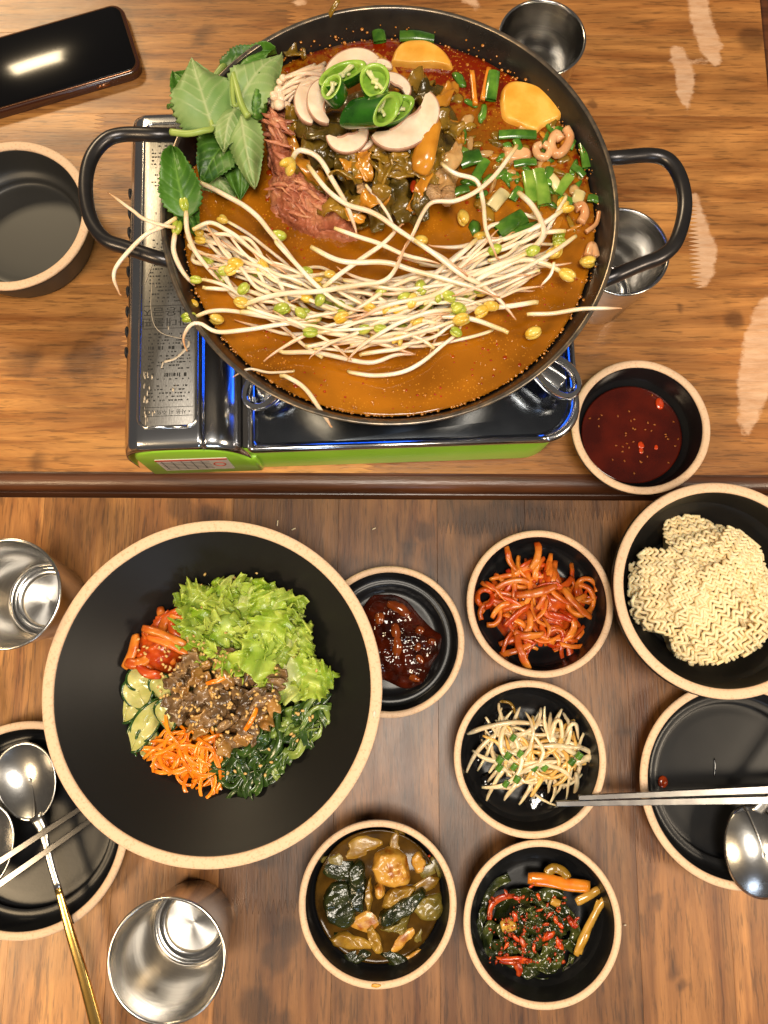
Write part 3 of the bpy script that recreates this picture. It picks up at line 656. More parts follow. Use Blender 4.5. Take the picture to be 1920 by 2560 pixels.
fl_ = T.new('ShaderNodeMapRange'); fl_.inputs['From Min'].default_value = .16; fl_.inputs['From Max'].default_value = .26; fl_.inputs['To Min'].default_value = .8; fl_.inputs['To Max'].default_value = 0; T.link(nf.outputs['Distance'], fl_.inputs['Value'])
nm = T.new('ShaderNodeTexNoise', Scale=30, Detail=2); T.link(tc.outputs['Object'], nm.inputs['Vector'])
mm = T.new('ShaderNodeMapRange'); mm.inputs['From Min'].default_value = .42; mm.inputs['From Max'].default_value = .62; T.link(nm.outputs['Fac'], mm.inputs['Value'])
mu = T.new('ShaderNodeMath', _operation='MULTIPLY'); T.link(fl_.outputs[0], mu.inputs[0]); T.link(mm.outputs[0], mu.inputs[1])
x1 = T.new('ShaderNodeMix', _data_type='RGBA'); T.link(mr.outputs[0], x1.inputs[0]); T.link(src, x1.inputs[6]); x1.inputs[7].default_value = (*srgb(120, 30, 2), 1)
x2 = T.new('ShaderNodeMix', _data_type='RGBA'); T.link(mu.outputs[0], x2.inputs[0]); T.link(x1.outputs[2], x2.inputs[6]); x2.inputs[7].default_value = (*srgb(206, 138, 40), 1)
T.link(x2.outputs[2], Bn.inputs['Base Color'])
rb_ = .1478 * k_
prof = [(0, .120), (.12 * k_, .120), (rb_ - .004, ZB - .006), (rb_ - .0006, ZB + .0008), (rb_ - .003, ZB - .0001)] + [(rb_ * q, ZB) for q in np.linspace(.97, .02, 46)] + [(0, ZB)]
V, Fc = lathe(prof, PC0, 160); top = V[:, 2] > ZB - .002
V[top, 2] += .00035 * fn(V[top], 240, 5) 
g = np.zeros(len(V))
for (x, y, r, a) in [(1150, 130, 210, .54), (1260, 190, 150, .52), (950, 100, 170, .46), (780, 120, 130, .36), (1440, 420, 90, .34), (1300, 380, 140, .30), (1480, 560, 60, .28), (470, 640, 60, .2)]:
    q = at(x, y, ZB); g = np.maximum(g, a * np.exp(-((V[:, :2] - q[:2]) ** 2).sum(1) / (r * sc(x, y, ZB)) ** 2))
br_ = obj('stew_broth', V, Fc, M_broth, attrs={'oil': g}); tag(br_, 'orange brown stew broth with red chilli oil inside the black pot', 'broth')
# bubbles and specks of foam clinging to the pot wall
M_foam = mat('broth_foam', srgb(186, 118, 40), None, rough=.06, spec=.7, coat=.8); parts = []
for k in range(760):
    a = rnd(0, 6.283); up = rnd(0, 1) ** 5; z = ZB + .0006 + up * .010; r = rb_ - .0006 + up * .0036 * k_
    if rnd(0, 1) < .35: r = rb_ * rnd(.80, .985); z = ZB
    s = .0005 + .0011 * rnd(0, 1) ** 3
    v, f = ico(1); parts.append((v * [s, s, s * .6] + PC0 + [r * math.cos(a), r * math.sin(a), z], f))
V, Fc, _ = merge(parts); o = obj('foam', V, Fc, M_foam); o['kind'] = 'stuff'; tag(o, 'tiny bubbles and foam specks clinging along the pot wall', 'foam')
parts = []; M_fleck = mat('chilli_fleck', srgb(150, 30, 8), srgb(190, 60, 14), 500, .3)
for k in range(420):
    a = rnd(0, 6.283); r = rb_ * math.sqrt(rnd(.05, .94)); q = PC0 + [r * math.cos(a), r * math.sin(a), ZB]; s = rnd(.0004, .0011)
    v, f = ico(1); parts.append((v * [s, s * rnd(.6, 1), .0003] + q, f))
V, Fc, _ = merge(parts); o = obj('chilli_flecks', V, Fc, M_fleck); o['kind'] = 'stuff'; tag(o, 'red chilli flecks floating over the stew', 'chilli flecks')

M_oil = mat('chilli_oil', srgb(170, 70, 6), srgb(150, 48, 4), 200, .05, coat=.4); parts = []
for k in range(260):
    a = rnd(0, 6.283); r = rb_ * math.sqrt(rnd(.1, .95)); q = PC0 + [r * math.cos(a), r * math.sin(a), ZB + .0001]; s = .0006 + .0022 * rnd(0, 1) ** 3
    if math.sin(a) < .1 and rnd(0, 1) < .6: continue
    v, f = ico(2); parts.append((v * [s, s, s * .16] + q, f))
V, Fc, _ = merge(parts); o = obj('oil_droplets', V, Fc, M_oil); o['kind'] = 'stuff'; tag(o, 'round droplets of chilli oil floating on the stew', 'oil')

# ---- core of the mound
M_dark = mat('dark_stewed_leaf', srgb(66, 54, 18), srgb(110, 88, 30), 60, .26, bump=.6, bscale=160, coat=.4, detail=5, bdist=.002, rand=.25)
M_olive = mat('olive_stewed_leaf', srgb(112, 88, 22), srgb(160, 120, 36), 70, .26, bump=.5, bscale=190, coat=.6, detail=5, bdist=.0015, rand=.2)
M_gold_l = mat('golden_stewed_stem', srgb(176, 112, 26), srgb(206, 142, 44), 60, .22, bump=.4, bscale=150, coat=.6, rand=.15)
M_pale_l = mat('pale_onion_flesh', srgb(186, 140, 84), srgb(206, 168, 112), 60, .22, bump=.3, bscale=150, coat=.5, rand=.1, sss=.1)
zc = ZB + .014
V, Fc = star(atl([(700, 330), (740, 250), (850, 200), (960, 180), (1090, 190), (1170, 270), (1190, 380), (1160, 490), (1060, 560), (950, 600), (850, 540), (740, 440)], ZB), ZB - .012, .040, .55, 30, 96, .0032, 190, 4, oct=3)
tag(obj('stewed_cabbage', V, Fc, M_dark), 'dark mound of stewed cabbage rising from the middle of the stew', 'cabbage')
def cabbage(pts, wd, m, label_i=0, thick=.0016, wob=.25, cup=.15, twist=0.0, nm=None):
    P = catmull(atl(pts), 22); n = len(P); P[:, 2] += .0012 * np.sin(np.linspace(0, 9, n) + rnd(0, 6))
    t = np.linspace(0, 1, n); wv = wd * sc(pts[0][0], pts[0][1], zc) * (1 - .55 * np.abs(2 * t - 1) ** 4) * (1 + .12 * np.sin(t * 17 + rnd(0, 6)))
    V, Fc = ribbon(P, wv, thick, 7, cup=cup * random.choice((-1, 1)), wob=wob, seed=int(rnd(0, 9999)), twist=twist)
    V = V + (.0009 * fn(V, 520, int(rnd(0, 999)), 2))[:, None] * np.array([.4, .4, 1])
    o = obj('cabbage_strip', V, Fc, m)
    lab = {0: 'dark olive strip of stewed cabbage leaf on the mound', 1: 'golden strip of stewed cabbage stem on the mound', 2: 'pale translucent strip of stewed onion on the mound', 3: 'olive brown strip of stewed cabbage leaf on the mound'}[label_i]
    return tag(o, nm or lab, 'cabbage', 'stewed cabbage strips in the pot')
zt = ZB + .040
for pts, wd, k in [
    ([(745, 300, zt - .004), (790, 320, zt), (840, 345, zt - .003), (850, 400, zt - .012)], 70, 0), ([(760, 340, zt - .006), (800, 380, zt - .006), (830, 420, zt - .012)], 60, 0),
    ([(855, 370, zt - .002), (860, 410, zt - .003), (866, 450, zt - .012)], 44, 0), ([(880, 380, zt), (890, 420, zt - .004), (898, 455, zt - .010)], 26, 3),
    ([(950, 420, zt - .004), (960, 480, zt - .010), (970, 540, zt - .022)], 40, 0), ([(990, 440, zt - .006), (1000, 500, zt - .014), (1010, 560, zt - .024)], 44, 0), ([(930, 470, zt - .012), (940, 530, zt - .022), (945, 580, zt - .030)], 40, 0),
    ([(905, 360, zt), (912, 410, zt - .003), (922, 455, zt - .010)], 34, 1), ([(930, 392, zt), (980, 396, zt), (1022, 386, zt - .002)], 22, 3), ([(940, 420, zt - .004), (990, 415, zt - .003), (1040, 405, zt - .004)], 30, 3),
    ([(720, 345, zt - .014), (745, 390, zt - .016), (790, 440, zt - .020), (830, 460, zt - .026)], 36, 1), ([(735, 400, zt - .02), (780, 450, zt - .022), (840, 490, zt - .028), (890, 560, zt - .034)], 36, 3),
    ([(860, 480, zt - .022), (890, 520, zt - .028), (915, 570, zt - .034)], 60, 3), ([(1040, 300, zt - .006), (1050, 350, zt - .004), (1040, 420, zt - .008)], 40, 3),
    ([(1080, 260, zt - .010), (1110, 240, zt - .012), (1140, 205, zt - .018)], 32, 1), ([(1085, 300, zt - .012), (1120, 310, zt - .016), (1140, 345, zt - .020)], 50, 3), ([(1130, 300, zt - .02), (1145, 330, zt - .022), (1150, 365, zt - .026)], 26, 1),
    ([(1060, 420, zt - .014), (1090, 440, zt - .018), (1130, 400, zt - .020), (1145, 360, zt - .022)], 40, 2), ([(1080, 470, zt - .022), (1110, 450, zt - .022), (1140, 425, zt - .026)], 46, 2),
    ([(960, 165, zt - .02), (985, 190, zt - .012), (1000, 225, zt - .010)], 26, 1), ([(915, 150, zt - .018), (945, 145, zt - .012), (965, 165, zt - .010)], 22, 1), ([(1000, 230, zt - .012), (1040, 210, zt - .018), (1080, 200, zt - .026)], 50, 3),
    ([(1020, 260, zt - .006), (1050, 240, zt - .012), (1100, 220, zt - .020)], 40, 0), ([(730, 270, zt - .006), (725, 320, zt - .010), (720, 360, zt - .016)], 34, 3), ([(1010, 350, zt - .002), (1000, 380, zt - .002), (1012, 420, zt - .006)], 30, 3),
    ([(1050, 560, zt - .034), (1020, 540, zt - .026), (1000, 500, zt - .018)], 40, 0), ([(1100, 360, zt - .012), (1090, 400, zt - .014), (1060, 440, zt - .016)], 34, 3), ([(690, 110, ZB + .004), (730, 128, ZB + .006), (765, 130, ZB + .004)], 34, 3)]:
    cabbage(pts, wd, {0: M_dark, 1: M_gold_l, 2: M_pale_l, 3: M_olive}[k], k)
for i in range(20):
    x, y = max(960 + rng.normal() * 85, 860), min(400 + rng.normal() * 85, 540); a = rnd(0, 3.14); l = rnd(30, 70); d = math.hypot((x - 940) / 230, (y - 400) / 190); z = zt - .004 - .020 * d * d
    k = random.choice((0, 3, 3, 1)); cabbage([(x - l * math.cos(a), y - l * math.sin(a), z - .004), (x + rnd(-10, 10), y + rnd(-10, 10), z + .002), (x + l * math.cos(a), y + l * math.sin(a), z - .005)], rnd(18, 46), {0: M_dark, 1: M_gold_l, 3: M_olive}[k], k, twist=rnd(-.8, .8))
# thick golden stem standing out on the right of the mound
P = catmull(atl([(1084, 295, zt + .002), (1070, 350, zt + .003), (1058, 400, zt), (1050, 432, zt - .006)]), 22)
V, Fc = tube(P, np.interp(np.linspace(0, 1, 22), [0, .1, .4, .8, 1], [.004, .0066, .0072, .0080, .0058]), 12, flat=.55); V[:, 2] += .0006 * fn(V, 300, 8)
tag(obj('cabbage_stalk', V, Fc, M_gold_l), 'thick golden cabbage stem below the mushroom slices', 'cabbage')
# minced pork bits
M_mince = mat('minced_pork', srgb(178, 134, 88), srgb(204, 164, 116), 200, .35, bump=.8, bscale=700, coat=.3, bdist=.002)
for i, (x, y, z, s) in enumerate([(1075, 480, ZB + .022, 26), (1118, 490, ZB + .018, 24), (905, 470, ZB + .026, 15), (940, 480, ZB + .026, 14), (1060, 470, ZB + .020, 18)]):
    V, Fc = blob(at(x, y, z), np.array([1, 1.2, .7]) * s * sc(x, y, z), 3, .28, 2.6, i + 20, oct=3); tag(obj('minced_pork_lump', V, Fc, M_mince), 'pale lump of minced pork at the foot of the mound', 'pork', 'minced pork lumps')
M_redp = mat('red_pepper', srgb(190, 60, 20), None, rough=.2, coat=.5)
for i, (x, y, r) in enumerate([(1042, 470, 1.2), (922, 482, .4)]):
    P = catmull(atl([(x - 4, y - 16, ZB + .026), (x - 9, y, ZB + .027), (x + 3, y + 14, ZB + .026)]), 12); V, Fc = tube(P, .0024, 8, flat=.5); tag(obj('red_pepper_piece', V, Fc, M_redp), 'small red pepper piece beside the minced pork', 'pepper', 'red pepper pieces in the pot')

# ---- pork chunks
M_meat = mat('boiled_pork', srgb(146, 80, 54), srgb(208, 148, 108), 60, .42, bump=.9, bscale=170, coat=.12, detail=7, c3=srgb(182, 110, 82), bdist=.002, stretch=(1, 1.8, 1), lo=.28, hi=.72)
def meat(poly, z0, h, label, seed):
    V, Fc = star(atl(poly, z0), z0 - .012, h, .42, 40, 120, .0016, 170, seed, oct=3)
    m = V[:, 2] > z0 - .011
    Q = rotz(V, R(-35)) * [.42, 1.25, 1]; n1 = pn(Q, 150, seed); n2 = pn(Q, 380, seed + 3); n3 = pn(V, 90, seed + 6); nh = .0062 * (.4 - np.abs(n1) * 1.9) + .0026 * (.3 - np.abs(n2)) + .0050 * n3
    V[:, 2] += np.where(m, nh, 0); V[:, 0] += .0016 * pn(V, 300, seed + 5); V[:, 1] += .0016 * pn(V, 300, seed + 9)
    t_ = thing('pork_chunk', V.mean(0) * [1, 1, 0] + [0, 0, z0 - .012], label, 'pork', 'boiled pork chunks'); obj('flesh', V, Fc, M_meat, t_)
    for i, k in enumerate(rng.choice(np.where(V[:, 2] > z0 + h * .15)[0], 34)):
        a = R(-35) + rnd(-.6, .6); c = V[k]; l = rnd(.004, .010); d = np.array([math.cos(a), math.sin(a), rnd(-.25, .25)]) * l
        v, f = tube(catmull([c - d, c + [rnd(-.001, .001), rnd(-.001, .001), .0012], c + d], 9), rnd(.0011, .0024) * np.sin(np.linspace(.25, 2.9, 9)), 7, flat=.6); obj('shred', v + (.0004 * fn(v, 500, i))[:, None], f, M_meat, t_)
meat([(668, 268), (700, 256), (728, 280), (738, 330), (730, 380), (745, 430), (715, 445), (680, 420), (662, 370), (660, 310)], ZB + .016, .030, 'pinkish boiled pork chunk between the green leaves and the cabbage', 3)
meat([(658, 440), (690, 410), (735, 420), (780, 455), (840, 500), (890, 545), (902, 585), (870, 602), (800, 592), (730, 570), (680, 535), (655, 490)], ZB + .006, .030, 'pinkish boiled pork chunk in front of the cabbage mound', 11)

# ---- enoki bunch
M_enoki = mat('enoki', srgb(232, 206, 180), srgb(220, 190, 160), 200, .35, sss=.25, coat=.2)
enk = thing('enoki_bunch', at(760, 215, ZB), 'bunch of thin white enoki mushrooms left of the mushroom slices', 'mushroom')
for i in range(34):
    f = i / 33; hx, hy = 664 + rnd(-4, 70), 218 + rnd(-8, 46); z = ZB + .030 + rnd(0, .012)
    if i < 4: hx, hy = [(656, 228), (700, 205), (708, 196), (690, 215)][i]
    ex, ey = 800 + rnd(-20, 25), 176 + rnd(-18, 40)
    P = catmull(atl([(hx, hy, z), ((hx + ex) / 2 + rnd(-8, 8), (hy + ey) / 2 - rnd(0, 14), z + .004), (ex, ey, z - .002)]), 14)
    V, Fc = tube(P, np.linspace(.0011, .0015, 14), 7); st = obj('stem', V, Fc, M_enoki, enk)
    V, Fc = blob(P[0], np.array([1, 1, .85]) * rnd(.0022, .0042), 2, .05, 2, i); obj('cap', V, Fc, M_enoki, st)

# ---- button mushroom slices
M_mush = mat('mushroom_flesh', srgb(236, 218, 196), srgb(220, 194, 166), 70, .5, sss=.25, bump=.12, bscale=400)
M_mskin = mat('mushroom_skin', srgb(158, 112, 88), srgb(190, 148, 122), 150, .5, bump=.2, bscale=500)
def mushroom(label, cx, cy, z, L, ang, tilt, curve=.5, tx=0.0):
    """slice of a cap: crescent of flesh with a skin along the outer curve and curled inner corners"""
    s = sc(cx, cy, z); n = 34; out, inn = [], []
    for k in range(n):
        t = k / (n - 1); a = math.pi * (1.06 - 1.12 * t); wv = .80 * math.sin(math.pi * t) ** .7 + .16
        ro = 1.0
        out.append((ro * math.cos(a), curve * ro * math.sin(a) * 1.15)); inn.append(((ro - wv * .8) * math.cos(a) * .98, curve * (ro - wv) * math.sin(a) * .9 - .07 * (1 - math.sin(math.pi * t))))
    P = np.array(out + inn[::-1]) * L * s / 2
    th = .0030; rim = np.array(out) * L * s / 2
    V, Fc = prism(P, 0, th, .0006)
    sk = np.array([np.column_stack([rim * (1.012), np.full(n, zz)]) for zz in np.linspace(-.0002, th - .0004, 4)]).transpose(1, 0, 2); V2, F2 = sheet(sk, .0007)
    tr = lambda W: rotz(rotx(roty(W, tx), tilt), ang) + at(cx, cy, z)
    t_ = thing('mushroom_slice', at(cx, cy, z), label, 'mushroom', 'button mushroom slices')
    obj('flesh', tr(V), Fc, M_mush, t_, sharp=50); obj('skin', tr(V2), F2, M_mskin, t_); gl = np.column_stack([np.array(inn)[4:-4] * L * s / 2 * [1, 1] + [0, .0004], np.full(n - 8, th - .0004)]); V3, F3 = tube(gl, .0009, 6); obj('gills', tr(V3), F3, M_mskin, t_)
zm = zt + .004
mushroom('large white mushroom slice curving behind the green chilli slices', 885, 200, zm, 168, R(52), R(6), .74)
mushroom('narrow mushroom slice at the back end of the chilli slices', 945, 178, zm - .002, 70, R(15), R(12), .6)
mushroom('white mushroom slice leaning at the outer left of the chilli pile', 783, 255, zm - .004, 130, R(80), R(14), .62)
mushroom('second mushroom slice tucked against the left of the chilli pile', 815, 258, zm - .001, 124, R(88), R(10), .66)
mushroom('short curled mushroom slice below the chilli slices', 868, 338, zm - .001, 104, R(198), R(-8), .8)
mushroom('small mushroom slice end poking out below the chilli pile', 905, 362, zm - .006, 60, R(200), R(-10), .5)
mushroom('longest mushroom slice sweeping under the chilli on the right', 1010, 300, zm + .001, 192, R(-140), R(-4), .66)
mushroom('mushroom slice behind the chilli ring with the hole', 985, 220, zm - .002, 90, R(-30), R(10), .6)

# ---- green chilli slices
M_cskin = mat('green_chilli_skin', srgb(20, 62, 12), srgb(42, 98, 20), 60, .16, coat=.6, spec=.6)
M_cflesh = mat('green_chilli_flesh', srgb(126, 168, 52), srgb(158, 192, 78), 120, .28, sss=.15, coat=.3)
M_cpith = mat('chilli_pith', srgb(202, 208, 130), srgb(222, 214, 170), 200, .35, sss=.2)
def chilli(label, cx, cy, z, a, b, ang, tilt, thick, tdir=0.0, seed=0, shear=0.0):
    s = sc(cx, cy, z); A, B_ = a * s / 2, b * s / 2; n = 40; t_ = thing('chilli_slice', at(cx, cy, z), label, 'chilli', 'green chilli slices')
    q = np.linspace(0, 2 * math.pi, n, endpoint=False); wob = 1 + .04 * np.sin(3 * q + seed)
    def ringp(f, zz): return np.column_stack([A * f * wob * np.cos(q) + shear * (zz - thick), B_ * f * wob * np.sin(q), np.full(n, zz)])
    tr = lambda W: rotz(rotx(rotz(W, tdir), tilt), ang) + at(cx, cy, z)
    def loft(rows, closed=False):
        V = np.concatenate(rows); m = len(rows); Fc = [(i * n + k, i * n + (k + 1) % n, ((i + 1) % m) * n + (k + 1) % n, ((i + 1) % m) * n + k) for i in range(m if closed else m - 1) for k in range(n)]
        return V, Fc
    wl = 1 - .0022 / min(A, B_)
    V, Fc = loft([ringp(.94, 0), ringp(1.0, thick * .12), ringp(1.005, thick * .5), ringp(1.0, thick * .93), ringp(.985, thick)]); obj('skin', tr(V), Fc, M_cskin, t_)
    V, Fc = loft([ringp(.93, .0001), ringp(.984, thick + .0001), ringp(.95, thick + .0003), ringp(wl + .03, thick + .0001), ringp(wl, thick - .0008), ringp(wl - .02, thick * .4), ringp(wl - .02, .0002)]); fl2 = obj('flesh', tr(V), Fc, M_cflesh, t_)
    V, Fc = loft([ringp(.04, thick * .42), ringp(wl, thick * .35)]); obj('inner_wall', tr(V), Fc, M_cflesh, t_)
    rr = np.random.default_rng(seed); parts = []
    for k in range(3):
        p0 = np.array([A * wl * math.cos(rr.uniform(0, 6)), B_ * wl * math.sin(rr.uniform(0, 6)), thick * .75]); parts.append(tube(catmull([p0 * [.9, .9, 1], p0 * [.2, .2, 1], p0 * [-.3, .1, 1]], 8), .0013, 6))
    V, Fc, _ = merge(parts); obj('pith', tr(V), Fc, M_cpith, t_)
    for k in range(2):
        c = np.array([A * wl * .6 * rr.uniform(-1, 1), B_ * wl * .6 * rr.uniform(-1, 1), thick * .85]); V, Fc = blob(c, (.0014, .0011, .0006), 2, .05, 2, k); obj('seed', tr(V), Fc, M_cpith, t_)
zq = zt + .010
chilli('green chilli slice lowest at the right of the pile', 985, 282, zq - .003, 112, 66, R(30), R(0), .0040, 0, 1)
chilli('green chilli slice overlapping the lowest one', 950, 280, zq + .000, 128, 70, R(36), R(6), .0040, 0, 2)
chilli('long slanted green chilli slice at the back of the pile', 858, 205, zq + .000, 130, 62, R(28), R(-10), .0075, 0, 3)
chilli('green chilli slice standing at the left with white pith', 846, 243, zq + .003, 72, 58, R(80), R(-26), .0100, 0, 4)
chilli('dark glossy green chilli end lying across the middle', 905, 262, zq + .004, 92, 62, R(48), R(58), .0260, 0, 5, shear=.35)
chilli('topmost green chilli ring with an open hole facing up', 938, 216, zq + .012, 74, 84, R(-8), R(14), .0090, 0, 6)

# ---- perilla leaves
M_per_u = mat('perilla_underside', srgb(104, 138, 72), srgb(136, 160, 98), 34, .5, sheen=.2, bump=.15, bscale=500, rand=.07)
M_per_t = mat('perilla_top', srgb(44, 86, 20), srgb(72, 118, 34), 40, .42, bump=.25, bscale=300, rand=.18)
for m, c in ((M_per_u, srgb(160, 174, 122)), (M_per_t, srgb(96, 138, 54))):
    T = NT(m); Bn = T.n['Principled BSDF']; src = Bn.inputs['Base Color'].links[0].from_socket; vn = T.new('ShaderNodeAttribute', _attribute_name='vein')
    x = T.new('ShaderNodeMix', _data_type='RGBA'); T.link(vn.outputs['Fac'], x.inputs[0]); T.link(src, x.inputs[6]); x.inputs[7].default_value = (*c, 1); T.link(x.outputs[2], Bn.inputs['Base Color'])
M_stalk = mat('perilla_stalk', srgb(160, 178, 92), srgb(140, 164, 76), 60, .4)
def perilla(label, base, tip, wpx, zb, zt_, under, curl=.0, fold=0.0, stalk=None, seed=0, bend=.007):
    A, T_ = at(*base, zb), at(*tip, zt_); nu, nv = 64, 41; W_ = wpx * sc(*base, zb); L = np.linalg.norm(T_ - A); d = (T_ - A) / L; side = np.cross([0, 0, 1], d); side /= np.linalg.norm(side); up = np.cross(d, side)
    G = np.zeros((nu, nv, 3)); ve = np.zeros((nu, nv)); rr = np.random.default_rng(seed)
    for i in range(nu):
        u = i / (nu - 1); ww = W_ / 2 * (max(math.sin(math.pi * min(u ** .62, 1)), 0) ** .75 * (1 - .12 * u) + .004)
        tooth = (u * 17) % 1.0
        for j in range(nv):
            v = -1 + 2 * j / (nv - 1); e = abs(v) ** 8
            w2 = ww * (1 + .16 * e * (tooth - .5) + .05 * math.sin(5 * u + seed * 1.7) * abs(v)); uu = u + .02 * e * (1 - tooth)
            y = v * w2; x = uu * L
            br2 = 0
            ph_ = (u * 1.0 - abs(v) * ww / L * .95)                # side veins leave the midrib at an angle
            k = ph_ * 6.5; fr = abs(k - round(k)) / 6.5 * L
            vein = math.exp(-(abs(y) / (.0009 * (1.25 - .8 * u))) ** 2) + (.8 * math.exp(-(fr / .0005) ** 2) * (1 - .3 * abs(v)) if ph_ > .03 else 0)
            ve[i, j] = min(vein, 1)
            z = 1.9 * curl * (v * v) * ww + bend * math.sin(math.pi * u) + fold * abs(v) * ww + .0022 * math.sin(8 * u + seed) * abs(v) + .0020 * e * math.sin(13 * u + seed * 2) + .0016 * math.sin(4 * u + 2.2 * v + seed) + (.0006 if under else -.0006) * ve[i, j] + .0012 * math.sin(7 * v + seed) * u
            G[i, j] = A + d * x + side * y + up * z
    V, Fc = sheet(G, .0005); t_ = thing('perilla_leaf', A, label, 'leaf', 'perilla leaves in the pot')
    obj('blade', V, Fc, M_per_u if under else M_per_t, t_, attrs={'vein': np.concatenate([ve.ravel(), ve.ravel()])})
    if stalk:
        P = catmull(np.vstack([atl(stalk), A + d * L * .02 + up * .0004, A + d * L * .3 + up * .0012]), 24); V, Fc = tube(P, np.interp(np.linspace(0, 1, 24), [0, .6, 1], [.0024, .0020, .0007]), 8); obj('stalk', V, Fc, M_stalk, t_)
zl = ZB + .028
perilla('dark perilla leaf at the back of the leaves against the pot wall', (560, 205), (690, 128), 105, zl - .020, zl - .014, False, .1, seed=1, stalk=[(530, 202, zl - .012), (560, 165, zl - .01)])
perilla('dark perilla leaf hanging over the pot edge behind the others', (520, 300), (432, 178), 120, zl - .010, zl + .004, False, -.2, .1, seed=2)
perilla('bright green perilla leaf lowest over the pot rim', (480, 300), (418, 262), 74, zl - .008, zl - .002, False, .25, seed=3)
perilla('broad perilla leaf in shadow under the pale leaves', (600, 330), (505, 455), 150, zl - .008, zl - .010, False, .12, seed=5)
perilla('dark perilla leaf beside the pork and under the pale leaf', (608, 300), (600, 500), 120, zl - .016, zl - .020, False, .2, seed=6)
perilla('small perilla leaf dipping into the broth under the leaf pile', (520, 440), (590, 500), 90, zl - .022, zl - .024, True, .2, seed=7)
perilla('green perilla leaf pointing up at the lower left of the pile', (470, 545), (430, 365), 104, zl - .008, zl + .002, False, .18, seed=8)
perilla('short perilla leaf below the pointed one, near the sprouts', (455, 500), (495, 590), 70, zl - .014, zl - .022, False, .15, seed=9)
perilla('pale backed perilla leaf on top with its long stalk over the pot edge', (532, 322), (480, 150), 172, zl + .010, zl + .012, True, -.22, .05, stalk=[(427, 330, zl + .012), (470, 334, zl + .014), (512, 326, zl + .014)], seed=10)
perilla('pale perilla leaf with thick stalk beside the enoki', (585, 268), (705, 140), 118, zl + .012, zl + .006, True, -.2, .1, stalk=[(620, 292, zl + .018), (604, 262, zl + .018), (590, 210, zl + .016), (583, 188, zl + .016)], seed=11)
perilla('pale narrow perilla leaf pointing down beside the pork', (602, 288), (636, 470), 96, zl + .012, zl - .004, True, -.28, seed=12)
perilla('pale folded perilla leaf filling the middle of the pile', (592, 275), (560, 380), 100, zl + .009, zl + .004, True, -.3, seed=14)
perilla('folded green perilla leaf between the enoki and pork', (640, 300), (652, 190), 50, zl + .004, zl + .012, False, -.6, .2, seed=13)

# ---- potatoes and other pieces in the broth
M_pot8 = mat('stewed_potato', srgb(224, 156, 52), srgb(240, 186, 88), 60, .34, bump=.35, bscale=140, coat=.2, sss=.15, c3=srgb(232, 170, 66), detail=5)
for label, poly, h in [('long potato chunk at the far side of the broth', [(972, 165), (985, 130), (1010, 110), (1060, 108), (1100, 125), (1125, 150), (1133, 176), (1090, 172), (1030, 172)], .008),
                       ('broad yellow potato slice near the far right pot wall', [(1246, 260), (1252, 225), (1275, 207), (1320, 212), (1370, 235), (1412, 275), (1405, 300), (1360, 320), (1335, 338), (1290, 318), (1255, 300)], .0075)]:
    V, Fc = star(atl(poly, ZB), ZB - .006, h * .7 + .006, .05, 30, 90, .0009, 120, 2); tag(obj('potato_chunk', V, Fc, M_pot8), label, 'potato', 'potato chunks')
M_on = mat('spring_onion', srgb(52, 96, 26), srgb(92, 138, 44), 90, .24, coat=.5, rand=.2, stretch=(1, 1, 1)); M_onl = mat('spring_onion_light', srgb(84, 126, 36), srgb(134, 164, 66), 80, .25, coat=.5, rand=.15); M_onw = mat('spring_onion_white', srgb(206, 190, 130), srgb(222, 208, 160), 80, .28, coat=.4, rand=.1)
def onion(label, p0, p1, wd, m, z=None, flat=.45):
    z = z or ZB + .003; P = catmull([at(*p0, z), (at(*p0, z) + at(*p1, z)) / 2 + [0, 0, .0012], at(*p1, z)], 10); r = wd * sc(*p0, z) / 2
    V, Fc = tube(P, r, 14, flat=flat); n = len(V) - 2
    V, Fc = V[:n], [f for f in Fc if max(f) < n]                  # open ends
    t2, f2 = tube(P[::-1] * 1.0, r * .72, 14, flat=flat); m2 = len(t2) - 2; t2, f2 = t2[:m2], [f for f in f2 if max(f) < m2]
    cap = []
    W, G, _ = merge([(V, Fc), (t2, f2)])
    tag(obj('spring_onion_piece', W, G, m), label, 'spring onion', 'spring onion pieces in the pot')
